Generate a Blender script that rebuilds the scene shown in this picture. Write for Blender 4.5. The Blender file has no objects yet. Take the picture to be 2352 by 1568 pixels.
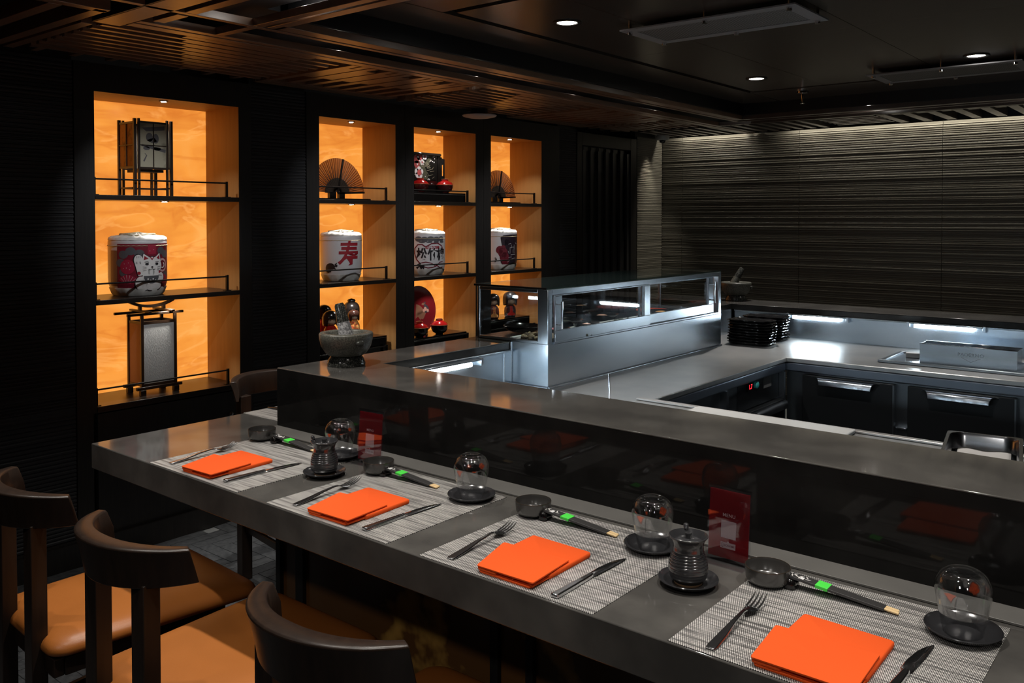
import bpy, bmesh, math, random
from math import sin, cos, pi, radians, atan2, sqrt
from mathutils import Vector, Matrix
random.seed(7)
SC = bpy.context.scene
COL = SC.collection
# ------------------------------------------------------------------ camera
cam_d = bpy.data.cameras.new('camera')
cam_d.sensor_width = 36.0
cam_d.lens = 2014.0 / 2352 * 36
cam_d.shift_y = -(784 - 547) / 2352
cam_d.clip_start = 0.05
cam = bpy.data.objects.new('camera', cam_d)
cam.location = (0, 0, 1.6)
cam.rotation_euler = (radians(90 - 1.31), 0, radians(39.24))
COL.objects.link(cam)
SC.camera = cam
# ------------------------------------------------------------------ world, exposure
w = bpy.data.worlds.new('world'); SC.world = w
w.use_nodes = True
w.node_tree.nodes['Background'].inputs[0].default_value = (0.55, 0.6, 0.75, 1)
w.node_tree.nodes['Background'].inputs[1].default_value = 0.012
SC.view_settings.view_transform = 'Standard'
SC.view_settings.look = 'None'
SC.view_settings.gamma = 1.0
SC.view_settings.use_curve_mapping = False
SC.view_settings.exposure = 0.0
SC.cycles.max_bounces = 8
SC.cycles.transparent_max_bounces = 24
SC.cycles.sample_clamp_indirect = 4.0
SC.cycles.caustics_reflective = False
SC.cycles.caustics_refractive = False

# ------------------------------------------------------------------ lights
def spot(x, y, z, tx, ty, tz, e, deg=60, blend=0.5, col=(1, .94, .86), r=0.02):
    l = bpy.data.lights.new('spotlight', 'SPOT')
    l.energy = e; l.spot_size = radians(deg); l.spot_blend = blend; l.color = col; l.shadow_soft_size = r
    o = bpy.data.objects.new('spotlight', l); COL.objects.link(o)
    o.location = (x, y, z)
    o.rotation_euler = Vector((tx - x, ty - y, tz - z)).to_track_quat('-Z', 'Y').to_euler()
    return o
def area(x, y, z, sx, sy, e, col=(1, 1, 1), rot=(0, 0, 0)):
    l = bpy.data.lights.new('area_light', 'AREA')
    l.shape = 'RECTANGLE'; l.size = sx; l.size_y = sy; l.energy = e; l.color = col
    o = bpy.data.objects.new('area_light', l); COL.objects.link(o)
    o.location = (x, y, z); o.rotation_euler = rot
    return o
def point(x, y, z, e, col=(1, .95, .88), r=0.015):
    l = bpy.data.lights.new('point_light', 'POINT'); l.energy = e; l.color = col; l.shadow_soft_size = r
    o = bpy.data.objects.new('point_light', l); COL.objects.link(o); o.location = (x, y, z)
    return o
# row of ceiling spots over the guests, aimed at the dining counter
for x in (-2.75, -2.05, -1.35, -0.65, 0.05):
    spot(x, 1.47, 2.33, x, 1.55, .9, 36, 84, .7)
    spot(x, .68, 2.33, x, 1.12, .5, 22, 46, .5)
# lamps in the ceiling channel beside the lattice
for x, y in ((-2.6, 1.99), (-3.153, 2.61), (-3.153, 3.56), (-3.153, 4.46), (-3.153, 5.47), (-1.9, 6.14), (-.9, 6.14)):
    point(x, y, 2.374, .55, r=.012)
spot(-3.09, 2.25, 2.40, -3.38, 2.45, 0, 150, 34, .3)
# ceiling downlights in the coffer; the last is an added fill over the near worktop
for x, y in ((-2.21, 3.08), (-2.21, 5.03), (-1.02, 5.04), (-1.02, 3.08)):
    spot(x, y, 2.425, x, y, 0, 60, 95, .8, (1, .95, .9))
# added fill spots without fittings, lighting the fronts of things in the niches
for y, ty in ((2.05, 2.25), (3.0, 3.5), (3.75, 4.27), (4.55, 5.04)):
    spot(-3.02, y, 2.318, -4.2, ty, 1.46, 32, 48, 1.0, (.95, .97, 1.0))
# added unseen fill spots behind the camera, brightening faces turned towards it
for x in (-1.9, -.5, .9):
    spot(x, -.55, 2.33, x - .4, 1.3, .8, 16, 70, .8, (1, .95, .9), .05)
area(-2.115, 3.50, 1.300, .012, 1.40, 1.1, (.85, .94, 1.0))    # strip lamp under the top rail of the display case
# wall washer in the slot above the ribbed wall at the back
area(-1.6, 7.165, 2.425, 4.6, .03, 30.0, (1, .94, .80))
spot(-3.97, 6.93, 2.32, -4.09, 6.92, 1.2, 22, 50, .8, (1, .93, .78))
# small puck lights inside the display niches
NICHES = [(1.933, 2.699), (3.232, 3.834), (3.995, 4.596), (4.758, 5.355)]
for a, b in NICHES:
    yc = (a + b) / 2 + .02
    for z in (2.18, 1.678, 1.184):
        spot(-4.146, yc, z, -4.165, yc, z - 1, 6.5, 100, .5, (1, .97, .92), .008)

# ------------------------------------------------------------------ materials
MATS = {}
def nm(name):
    m = bpy.data.materials.new(name); m.use_nodes = True
    return m, m.node_tree.nodes, m.node_tree.links, m.node_tree.nodes['Principled BSDF']
def mat(name, col, rough=.5, metal=0, spec=.5, noise=None, bump=None, aniso=0, coat=0, sss=0, alpha=1):
    """noise=(scale, colour2, stretch xyz, lo, hi); bump=(scale, strength, stretch)"""
    if name in MATS: return MATS[name]
    m, N, L, p = nm(name)
    p.inputs['Base Color'].default_value = (*col, 1)
    p.inputs['Roughness'].default_value = rough
    p.inputs['Metallic'].default_value = metal
    p.inputs['Specular IOR Level'].default_value = spec
    p.inputs['Coat Weight'].default_value = coat; p.inputs['Coat Roughness'].default_value = .3
    p.inputs['Anisotropic'].default_value = aniso
    tc = None
    def tex(scale, stretch, detail=6):
        nonlocal tc
        if tc is None: tc = N.new('ShaderNodeTexCoord')
        mp = N.new('ShaderNodeMapping'); mp.inputs['Scale'].default_value = stretch
        L.new(tc.outputs['Object'], mp.inputs['Vector'])
        n = N.new('ShaderNodeTexNoise'); n.inputs['Scale'].default_value = scale; n.inputs['Detail'].default_value = detail
        L.new(mp.outputs[0], n.inputs['Vector'])
        return n
    if noise:
        sc_, c2, st, lo, hi = noise
        n = tex(sc_, st)
        r = N.new('ShaderNodeValToRGB')
        r.color_ramp.elements[0].position = lo; r.color_ramp.elements[1].position = hi
        r.color_ramp.elements[0].color = (*col, 1); r.color_ramp.elements[1].color = (*c2, 1)
        L.new(n.outputs['Fac'], r.inputs[0]); L.new(r.outputs[0], p.inputs['Base Color'])
    if bump:
        sc_, s, st = bump
        n = tex(sc_, st)
        b = N.new('ShaderNodeBump'); b.inputs['Strength'].default_value = s; b.inputs['Distance'].default_value = .002
        L.new(n.outputs['Fac'], b.inputs['Height']); L.new(b.outputs[0], p.inputs['Normal'])
    MATS[name] = m
    return m
def emis(name, col, s):
    if name in MATS: return MATS[name]
    m, N, L, p = nm(name)
    p.inputs['Base Color'].default_value = (*col, 1)
    p.inputs['Emission Color'].default_value = (*col, 1); p.inputs['Emission Strength'].default_value = s
    MATS[name] = m; return m
def pane(name, tint=(1, 1, 1), ior=1.45, rough=.0, film=None, gain=1.0):
    """thin clear sheet: see-through with Fresnel reflection"""
    if name in MATS: return MATS[name]
    m, N, L, p = nm(name); N.remove(p)
    out = [n for n in N if n.type == 'OUTPUT_MATERIAL'][0]
    t = N.new('ShaderNodeBsdfTransparent'); t.inputs[0].default_value = (*tint, 1)
    g = N.new('ShaderNodeBsdfGlossy'); g.inputs['Roughness'].default_value = max(rough, .025)
    mx = N.new('ShaderNodeMixShader')
    lw = N.new('ShaderNodeLayerWeight'); lw.inputs[0].default_value = .5
    pw = N.new('ShaderNodeMath'); pw.operation = 'POWER'; pw.inputs[1].default_value = 3.2
    mu = N.new('ShaderNodeMath'); mu.operation = 'MULTIPLY_ADD'; mu.use_clamp = True
    f0 = ((ior - 1) / (ior + 1)) ** 2 * gain
    mu.inputs[1].default_value = 1 - f0; mu.inputs[2].default_value = f0
    L.new(lw.outputs['Facing'], pw.inputs[0]); L.new(pw.outputs[0], mu.inputs[0]); L.new(mu.outputs[0], mx.inputs[0])
    a = t.outputs[0]
    if film:
        d = N.new('ShaderNodeBsdfDiffuse'); d.inputs[0].default_value = (*film[0], 1)
        m2 = N.new('ShaderNodeMixShader'); m2.inputs[0].default_value = film[1]
        L.new(a, m2.inputs[1]); L.new(d.outputs[0], m2.inputs[2]); a = m2.outputs[0]
    L.new(a, mx.inputs[1]); L.new(g.outputs[0], mx.inputs[2]); L.new(mx.outputs[0], out.inputs[0])
    MATS[name] = m; return m
ONE = (1, 1, 1)
black_wood = mat('black_wood', (.012, .0105, .010), .42, noise=(9, (.020, .017, .015), (12, 12, .8), .35, .7), bump=(30, .15, (8, 8, .5)))
ribbed_dark = mat('ribbed_dark', (.020, .020, .022), .5, bump=(40, .2, (1, 1, 6)))
ribbed_grey = mat('ribbed_grey', (.115, .105, .085), .45, noise=(3, (.15, .138, .112), (.4, 1, 30), .3, .75), bump=(60, .25, (.3, 1, 5)))
ceil_black = mat('ceiling_black', (.008, .008, .009), .45, spec=.5)
lid_black = mat('channel_black', (.030, .030, .033), .45, spec=.5)
slat_wood_lit = mat('slat_wood_lit', (.24, .135, .082), .34, spec=1.0, coat=.5, noise=(14, (.32, .185, .115), (5, 1, 5), .3, .7))  # lighter copy of the ceiling timber: warm niche glow put into the colour
slat_wood_dim = mat('slat_wood_dim', (.075, .055, .045), .34, spec=.8, coat=.3)  # darker copy of the same timber, without the niche glow, towards the back
coffer_brown = mat('coffer_brown', (.085, .068, .056), .24, spec=.6, bump=(300, .03, ONE))
niche_wood = mat('niche_wood', (.32, .165, .052), .55, noise=(8, (.38, .20, .066), (6, 6, .5), .3, .7))
shelf_wood = mat('shelf_wood', (.014, .011, .009), .32, noise=(8, (.022, .017, .013), (4, .6, 4), .3, .7))
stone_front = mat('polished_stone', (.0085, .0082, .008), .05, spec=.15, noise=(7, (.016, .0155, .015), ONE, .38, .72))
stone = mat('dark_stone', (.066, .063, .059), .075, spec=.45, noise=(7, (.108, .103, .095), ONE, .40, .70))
steel = mat('steel', (.50, .57, .64), .26, 1, noise=(3, (.68, .74, .80), (1, .6, 2), .3, .7), bump=(4.5, .55, (1, .7, .8)))
steel_top = mat('steel_worktop', (.52, .53, .53), .36, 1, noise=(7, (.66, .655, .64), (1, .7, 1), .3, .7), bump=(12, .03, ONE))
steel_dk = mat('steel_dark', (.30, .33, .36), .32, 1, noise=(4, (.22, .24, .26), ONE, .3, .7))
chrome = mat('chrome', (.75, .76, .78), .08, 1)
cutlery = mat('cutlery_steel', (.66, .67, .69), .2, 1)
black_metal = mat('black_metal', (.02, .018, .016), .35, .6)
fridge_black = mat('fridge_black', (.012, .014, .016), .42, .3)
black_wood_st = mat('stool_wood', (.020, .013, .010), .33, noise=(10, (.034, .021, .015), (6, 6, .7), .3, .7), bump=(40, .08, (6, 6, .6)))
leather = mat('tan_leather', (.42, .135, .026), .38, noise=(3, (.47, .155, .032), ONE, .3, .7), bump=(420, .12, ONE))
ceramic = mat('black_ceramic', (.036, .036, .039), .17, spec=1.0)
ceramic_matt = mat('black_glaze', (.045, .043, .041), .22, spec=1.0, noise=(30, (.045, .042, .040), ONE, .45, .75))
ceramic_brown = mat('bronze_glaze', (.10, .075, .055), .22, .6)
lacquer_black = mat('black_lacquer', (.006, .005, .005), .12, spec=.6)
lacquer_red = mat('red_lacquer', (.32, .008, .008), .12, spec=.8)
lacquer_maroon = mat('maroon_lacquer', (.045, .006, .006), .12, spec=.6)
gold_edge = mat('gold_edge', (.62, .40, .20), .3, .5)
napkin_m = mat('orange_cloth', (.84, .105, .018), .85, spec=.15, bump=(900, .25, ONE))
bamboo = mat('bamboo', (.80, .58, .30), .55)
paper_black = mat('black_paper', (.030, .029, .029), .55)
paper_white = mat('white_paper', (.75, .75, .76), .7)
green_band = mat('green_paper', (.08, .78, .08), .5)
granite = mat('granite', (.050, .052, .044), .4, noise=(210, (.17, .165, .135), ONE, .38, .74), bump=(160, .35, ONE))
granite_pol = mat('polished_granite', (.022, .023, .021), .16, noise=(220, (.16, .16, .14), ONE, .48, .74))
granite_raw = mat('rough_granite', (.14, .14, .145), .8, noise=(140, (.52, .52, .53), ONE, .40, .62), bump=(140, .6, ONE))
white_plastic = mat('white_plastic', (.62, .62, .60), .4)
tile_m = mat('floor_tile', (.045, .048, .052), .42, noise=(8, (.10, .105, .11), (5, 5, 5), .35, .75), bump=(30, .25, (3, 9, 1)))
grout = mat('grout', (.22, .23, .23), .8)
straw = mat('straw_wrap', (.70, .68, .63), .6, noise=(9, (.36, .35, .32), ONE, .45, .75), bump=(20, .6, ONE))
rope_m = mat('rope', (.45, .38, .24), .8)
plain_wht = mat('barrel_white', (.66, .65, .66), .42, noise=(3, (.58, .57, .58), ONE, .3, .7), bump=(7, .5, (1, 1, .5)))
ink = mat('ink_black', (.012, .010, .014), .5)
ink_red = mat('ink_red', (.30, .012, .022), .5)
ink_maroon = mat('ink_maroon', (.15, .010, .022), .45)
ink_grey = mat('ink_grey', (.09, .09, .10), .5)
ink_white = mat('ink_white', (.78, .76, .74), .5)
ink_pink = mat('ink_pink', (.52, .09, .10), .5)
skin_doll = mat('doll_face', (.70, .50, .34), .35)
hair_doll = mat('doll_hair', (.012, .009, .008), .18, spec=.6)
doll_red = mat('doll_red', (.42, .015, .012), .2)
doll_brown = mat('doll_brown', (.12, .03, .022), .2)
doll_gold = mat('doll_gold', (.85, .42, .12), .3, noise=(60, (.75, .12, .05), ONE, .45, .6))
clear = pane('clear_glass', (.985, .99, .99), 1.5, gain=1.3)
goblet = pane('tumbler_glass', (.975, .98, .985), 1.5, rough=.05, gain=2.8)
greenish = pane('case_glass', (.82, .90, .88), 1.5, film=((.20, .30, .29), .10), gain=1.6)  # pale film puts the reflected wall and ceiling into the glass colour
acrylic = pane('acrylic', (.95, .95, .97), 1.45, gain=1.4)
red_film = pane('red_film', (.62, .07, .08), 1.45, film=((.50, .045, .06), .36), gain=1.5)
def silk_mat():
    m, N, L, p = nm('fan_silk'); N.remove(p)
    out = [n for n in N if n.type == 'OUTPUT_MATERIAL'][0]
    t = N.new('ShaderNodeBsdfTransparent'); t.inputs[0].default_value = (.70, .48, .30, 1)
    d = N.new('ShaderNodeBsdfTranslucent'); d.inputs[0].default_value = (.34, .18, .085, 1)
    e = N.new('ShaderNodeBsdfDiffuse'); e.inputs[0].default_value = (.16, .09, .05, 1)
    a = N.new('ShaderNodeMixShader'); a.inputs[0].default_value = .5; b = N.new('ShaderNodeMixShader'); b.inputs[0].default_value = .80
    L.new(d.outputs[0], a.inputs[1]); L.new(e.outputs[0], a.inputs[2]); L.new(t.outputs[0], b.inputs[1]); L.new(a.outputs[0], b.inputs[2]); L.new(b.outputs[0], out.inputs[0])
    return m
silk = silk_mat()
led = emis('led_white', (.78, .92, 1.0), 46)
lamp_white = emis('lamp_white', (1, .95, .88), 40)

def onyx_mat(name, base, s):
    m, N, L, p = nm(name)
    tc = N.new('ShaderNodeTexCoord')
    def mapped(sc, rot):
        mp = N.new('ShaderNodeMapping'); mp.inputs['Scale'].default_value = sc; mp.inputs['Rotation'].default_value = rot
        L.new(tc.outputs['Object'], mp.inputs['Vector']); return mp.outputs[0]
    def math(op, a, b=None, c=None, clamp=False):
        n = N.new('ShaderNodeMath'); n.operation = op; n.use_clamp = clamp
        for i, x in enumerate((a, b, c)):
            if x is None: continue
            if hasattr(x, 'links'): L.new(x, n.inputs[i])
            else: n.inputs[i].default_value = x
        return n.outputs[0]
    def noise(vec, sc, det, dist):
        n = N.new('ShaderNodeTexNoise'); n.inputs['Scale'].default_value = sc; n.inputs['Detail'].default_value = det; n.inputs['Distortion'].default_value = dist
        L.new(vec, n.inputs['Vector']); return n.outputs['Fac']
    v1 = mapped((1, .8, 3.2), (radians(18), 0, 0))
    soft = noise(v1, 1.5, 6, .5)
    lines = math('MULTIPLY', math('ABSOLUTE', math('SUBTRACT', noise(v1, 1.7, 7, .6), .5)), 26, None, True)   # 0 on a vein
    lines2 = math('MULTIPLY', math('ABSOLUTE', math('SUBTRACT', noise(mapped((1, .7, 2.4), (radians(24), 0, 0)), 2.6, 7, .8), .53)), 30, None, True)
    blot = noise(mapped((1, 1, 1), (0, 0, 0)), 5, 4, .8)
    r = N.new('ShaderNodeValToRGB'); e = r.color_ramp.elements
    e[0].position = .34; e[0].color = (base[0] * .80, base[1] * .66, base[2] * .6, 1)
    e[1].position = .70; e[1].color = (min(1, base[0] * 1.05), base[1] * 1.28, base[2] * 1.9, 1)
    el = e.new(.5); el.color = (*base, 1)
    L.new(math('MULTIPLY_ADD', blot, .25, math('MULTIPLY', soft, .76)), r.inputs[0])
    mx = N.new('ShaderNodeMix'); mx.data_type = 'RGBA'
    L.new(math('MULTIPLY_ADD', lines, -.42, .42), mx.inputs['Factor']); L.new(r.outputs[0], mx.inputs['A']); mx.inputs['B'].default_value = (base[0] * .72, base[1] * .50, base[2] * .4, 1)
    m2 = N.new('ShaderNodeMix'); m2.data_type = 'RGBA'
    L.new(math('MULTIPLY_ADD', lines2, -.4, .4), m2.inputs['Factor']); L.new(mx.outputs['Result'], m2.inputs['A']); m2.inputs['B'].default_value = (1, base[1] * 1.5, base[2] * 2.6, 1)
    L.new(m2.outputs['Result'], p.inputs['Emission Color']); p.inputs['Emission Strength'].default_value = s
    p.inputs['Base Color'].default_value = (.12, .05, .012, 1); p.inputs['Roughness'].default_value = .3
    MATS[name] = m
    return m
onyx = onyx_mat('backlit_onyx', (.84, .30, .045), 1.13)
def onyx_dim_mat():
    m, N, L, p = nm('unlit_onyx')
    tc = N.new('ShaderNodeTexCoord')
    wv = N.new('ShaderNodeTexWave'); wv.bands_direction = 'DIAGONAL'; wv.inputs['Scale'].default_value = 1.1
    wv.inputs['Distortion'].default_value = 14; wv.inputs['Detail'].default_value = 6
    L.new(tc.outputs['Object'], wv.inputs['Vector'])
    r = N.new('ShaderNodeValToRGB'); e = r.color_ramp.elements
    e[0].position = .90; e[0].color = (.15, .065, .018, 1); e[1].position = 1; e[1].color = (.55, .30, .07, 1)
    L.new(wv.outputs['Fac'], r.inputs[0]); L.new(r.outputs[0], p.inputs['Base Color'])
    p.inputs['Roughness'].default_value = .25
    return m
onyx_dim = onyx_dim_mat()
def mat_weave():
    m, N, L, p = nm('woven_vinyl')
    tc = N.new('ShaderNodeTexCoord')
    ck = N.new('ShaderNodeTexChecker'); ck.inputs['Scale'].default_value = 370
    mp = N.new('ShaderNodeMapping'); mp.inputs['Rotation'].default_value = (0, 0, radians(3)); mp.inputs['Scale'].default_value = (1.35, .8, 1)
    L.new(tc.outputs['Object'], mp.inputs['Vector']); L.new(mp.outputs[0], ck.inputs['Vector'])
    ns = N.new('ShaderNodeTexNoise'); ns.inputs['Scale'].default_value = 6; ns.inputs['Detail'].default_value = 4
    mp2 = N.new('ShaderNodeMapping'); mp2.inputs['Scale'].default_value = (1, 22, 1)
    L.new(tc.outputs['Object'], mp2.inputs['Vector']); L.new(mp2.outputs[0], ns.inputs['Vector'])
    r = N.new('ShaderNodeValToRGB'); r.color_ramp.elements[0].position = .36; r.color_ramp.elements[1].position = .56
    r.color_ramp.elements[0].color = (.16, .155, .15, 1); r.color_ramp.elements[1].color = (.70, .68, .65, 1)
    L.new(ns.outputs['Fac'], r.inputs[0])
    mx = N.new('ShaderNodeMix'); mx.data_type = 'RGBA'
    L.new(ck.outputs['Fac'], mx.inputs['Factor']); mx.inputs['A'].default_value = (.022, .021, .021, 1)
    L.new(r.outputs[0], mx.inputs['B']); L.new(mx.outputs['Result'], p.inputs['Base Color'])
    p.inputs['Roughness'].default_value = .5
    b = N.new('ShaderNodeBump'); b.inputs['Strength'].default_value = .3; b.inputs['Distance'].default_value = .0006
    L.new(ck.outputs['Fac'], b.inputs['Height']); L.new(b.outputs[0], p.inputs['Normal'])
    return m
weave = mat_weave()
def mesh_grille():
    m, N, L, p = nm('vent_mesh')
    tc = N.new('ShaderNodeTexCoord'); ck = N.new('ShaderNodeTexBrick')
    ck.inputs['Scale'].default_value = 26; ck.inputs['Mortar Size'].default_value = .035
    ck.inputs['Color1'].default_value = (.012, .012, .012, 1); ck.inputs['Color2'].default_value = (.015, .015, .015, 1); ck.inputs['Mortar'].default_value = (.42, .41, .40, 1)
    L.new(tc.outputs['Object'], ck.inputs['Vector']); L.new(ck.outputs['Color'], p.inputs['Base Color'])
    return m
vent_mesh = mesh_grille()

# ------------------------------------------------------------------ geometry helpers
class G:
    def __init__(s): s.v = []; s.f = []
    def add(s, v, f, M=None):
        n = len(s.v)
        s.v += [tuple(M @ Vector(p)) if M else tuple(p) for p in v]
        s.f += [tuple(i + n for i in q) for q in f]
        return s
    def box(s, x0, y0, z0, x1, y1, z1, M=None):
        v = [(x0, y0, z0), (x1, y0, z0), (x1, y1, z0), (x0, y1, z0), (x0, y0, z1), (x1, y0, z1), (x1, y1, z1), (x0, y1, z1)]
        return s.add(v, [(0, 3, 2, 1), (4, 5, 6, 7), (0, 1, 5, 4), (1, 2, 6, 5), (2, 3, 7, 6), (3, 0, 4, 7)], M)
    def lathe(s, prof, n=32, c=(0, 0, 0), M=None, sx=1, sy=1, caps=True):
        v = []; f = []
        for r, z in prof:
            for k in range(n):
                a = 2 * pi * k / n; v.append((c[0] + r * cos(a) * sx, c[1] + r * sin(a) * sy, c[2] + z))
        m = len(prof)
        for i in range(m - 1):
            for k in range(n):
                k2 = (k + 1) % n; f.append((i * n + k, i * n + k2, (i + 1) * n + k2, (i + 1) * n + k))
        if caps:
            f.append(tuple(range(n - 1, -1, -1))); f.append(tuple((m - 1) * n + k for k in range(n)))
        return s.add(v, f, M)
    def tube(s, pts, r, n=8, M=None, closed=False):
        pts = [Vector(p) for p in pts]; rr = r if isinstance(r, (list, tuple)) else [r] * len(pts)
        v = []; f = []; m = len(pts); up = None
        for i, p in enumerate(pts):
            d = (pts[(i + 1) % m] - pts[i - 1]) if closed else (pts[min(i + 1, m - 1)] - pts[max(i - 1, 0)])
            d.normalize()
            if up is None: up = Vector((0, 0, 1)) if abs(d.z) < .9 else Vector((1, 0, 0))
            a = d.cross(up).normalized(); b = a.cross(d).normalized(); up = b
            for k in range(n):
                t = 2 * pi * k / n; v.append(p + (a * cos(t) + b * sin(t)) * rr[i])
        for i in range(m if closed else m - 1):
            j = (i + 1) % m
            for k in range(n):
                k2 = (k + 1) % n; f.append((i * n + k, i * n + k2, j * n + k2, j * n + k))
        if not closed: f.append(tuple(range(n - 1, -1, -1))); f.append(tuple((m - 1) * n + k for k in range(n)))
        return s.add(v, f, M)
    def prism(s, poly, z0, z1, M=None, top=None):
        n = len(poly); top = top or poly
        v = [(x, y, z0) for x, y in poly] + [(x, y, z1) for x, y in top]
        f = [tuple(range(n - 1, -1, -1)), tuple(range(n, 2 * n))] + [(k, (k + 1) % n, n + (k + 1) % n, n + k) for k in range(n)]
        return s.add(v, f, M)
    def loft(s, rings, M=None, caps=True):
        n = len(rings[0]); v = [p for r in rings for p in r]; f = []
        for i in range(len(rings) - 1):
            for k in range(n):
                k2 = (k + 1) % n; f.append((i * n + k, i * n + k2, (i + 1) * n + k2, (i + 1) * n + k))
        if caps: f.append(tuple(range(n - 1, -1, -1))); f.append(tuple((len(rings) - 1) * n + k for k in range(n)))
        return s.add(v, f, M)
    def grid(s, fn, nu, nv, M=None):
        v = [fn(i / nu, j / nv) for j in range(nv + 1) for i in range(nu + 1)]
        f = [(j * (nu + 1) + i, j * (nu + 1) + i + 1, (j + 1) * (nu + 1) + i + 1, (j + 1) * (nu + 1) + i) for j in range(nv) for i in range(nu)]
        return s.add(v, f, M)
    def mesh(s, name, smooth=False):
        me = bpy.data.meshes.new(name); me.from_pydata(s.v, [], s.f); me.validate()
        bm = bmesh.new(); bm.from_mesh(me); bmesh.ops.recalc_face_normals(bm, faces=bm.faces); bm.to_mesh(me); bm.free()
        if smooth:
            me.polygons.foreach_set('use_smooth', [True] * len(me.polygons)); me.set_sharp_from_angle(angle=radians(smooth if smooth > 1 else 38))
        return me
def ob(name, g, m, parent=None, smooth=False, bevel=0, seg=2, loc=None, rot=None, label=None, kind=None, solid=0, subsurf=0):
    me = g if isinstance(g, bpy.types.Mesh) else g.mesh(name, smooth)
    if not me.materials: me.materials.append(m)
    o = bpy.data.objects.new(name, me); COL.objects.link(o)
    if parent: o.parent = parent
    if loc: o.location = loc
    if rot: o.rotation_euler = rot
    if bevel:
        b = o.modifiers.new('bevel', 'BEVEL'); b.width = bevel; b.segments = seg; b.limit_method = 'ANGLE'; b.angle_limit = radians(40)
        me.polygons.foreach_set('use_smooth', [True] * len(me.polygons)); me.set_sharp_from_angle(angle=radians(50))
    if solid: sm = o.modifiers.new('solid', 'SOLIDIFY'); sm.thickness = solid; sm.offset = 0
    if subsurf: ss = o.modifiers.new('sub', 'SUBSURF'); ss.levels = subsurf; ss.render_levels = subsurf
    if label: o['label'] = label
    if kind: o['kind'] = kind
    return o
def thing(name, label, cat, loc=(0, 0, 0), rz=0, group=None):
    o = bpy.data.objects.new(name, None); COL.objects.link(o); o.location = loc; o.rotation_euler = (0, 0, rz)
    o.empty_display_size = .05
    o['label'] = label; o['category'] = cat
    if group: o['group'] = group
    return o
def tag(o, label, cat, group=None):
    o['label'] = label; o['category'] = cat
    if group: o['group'] = group
    return o
def struct(name, g, m, **k):
    o = ob(name, g, m, **k); o['kind'] = 'structure'; return o
def setstruct(name):
    o = bpy.data.objects.new(name, None); COL.objects.link(o); o['kind'] = 'structure'; return o
def dup(root, loc, rz, label, group=None):
    r = root.copy(); COL.objects.link(r); r.location = loc; r.rotation_euler = (0, 0, rz); r['label'] = label
    if group: r['group'] = group
    for ch in list(root.children):
        c = ch.copy(); COL.objects.link(c); c.parent = r
        for g_ in ch.children:
            d = g_.copy(); COL.objects.link(d); d.parent = c
    return r
def text_mesh(body, size, name='lettering', font_scale_x=1.0, bold=0.0):
    c = bpy.data.curves.new(name, 'FONT'); c.body = body; c.size = size; c.align_x = 'CENTER'; c.align_y = 'CENTER'; c.offset = bold
    o = bpy.data.objects.new(name, c); COL.objects.link(o)
    dg = bpy.context.evaluated_depsgraph_get()
    me = bpy.data.meshes.new_from_object(o.evaluated_get(dg))
    bpy.data.objects.remove(o); bpy.data.curves.remove(c)
    for v in me.vertices: v.co.x *= font_scale_x
    return me
def circ(cx, cy, rx, ry=None, n=20, a0=0, a1=2 * pi):
    ry = ry or rx
    full = abs(a1 - a0 - 2 * pi) < 1e-6
    return [(cx + rx * cos(a0 + (a1 - a0) * k / (n if full else n - 1)), cy + ry * sin(a0 + (a1 - a0) * k / (n if full else n - 1))) for k in range(n)]
def wrapped(polys, R, base, ang, eps, name):
    """flat shapes (s across, z up) laid onto an upright cylinder: R(z) radius, ang centre angle"""
    bm = bmesh.new()
    if isinstance(polys, bpy.types.Mesh):
        bm.from_mesh(polys)
    else:
        for pl in polys:
            vs = [bm.verts.new((x, y, 0)) for x, y in pl]
            bm.faces.new(vs)
    bmesh.ops.triangulate(bm, faces=bm.faces)
    xs = [v.co.x for v in bm.verts]; x = min(xs); st = .008
    while x < max(xs):
        x += st
        bmesh.ops.bisect_plane(bm, geom=bm.verts[:] + bm.edges[:] + bm.faces[:], plane_co=(x, 0, 0), plane_no=(1, 0, 0))
    for y in (.01, .035, .06, .09, .262, .276):
        bmesh.ops.bisect_plane(bm, geom=bm.verts[:] + bm.edges[:] + bm.faces[:], plane_co=(0, y, 0), plane_no=(0, 1, 0))
    for v in bm.verts:
        r = R(v.co.y) + eps; a = ang + v.co.x / r
        v.co = Vector((base[0] + r * cos(a), base[1] + r * sin(a), base[2] + v.co.y))
    me = bpy.data.meshes.new(name); bm.to_mesh(me); bm.free()
    return me
# ================================================================== THE ROOM
ZL = 2.33       # underside of the lattice ceiling
def rib_profile(z0, z1, lo, hi, dlo, dhi, rnd):
    pr = []; z = z0
    while z < z1 - hi:
        p = rnd.uniform(lo, hi); d = rnd.uniform(dlo, dhi)
        pr += [(0, z), (d, z + .22 * p), (d * .92, z + .62 * p), (0, z + .8 * p)]
        z += p
    pr.append((0, z1)); return pr
def ribbed(axis, at, a, b, prof, sgn, name, m, parent):
    """vertical panel of horizontal ribs, between a and b along the other axis; ribs stand out by sgn*d"""
    g = G(); v = []; n = len(prof)
    for e in (a, b):
        for d, z in prof:
            v.append((at + sgn * d, e, z) if axis == 'x' else (e, at + sgn * d, z))
        for d, z in reversed(prof[:1] + prof[-1:]):
            v.append((at - sgn * .012, e, z) if axis == 'x' else (e, at - sgn * .012, z))
    m_ = n + 2
    f = [(i, (i + 1) % m_, m_ + (i + 1) % m_, m_ + i) for i in range(m_)] + [tuple(range(m_)), tuple(range(2 * m_ - 1, m_ - 1, -1))]
    g.add(v, f); return ob(name, g, m, parent)
rnd = random.Random(3)
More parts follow.
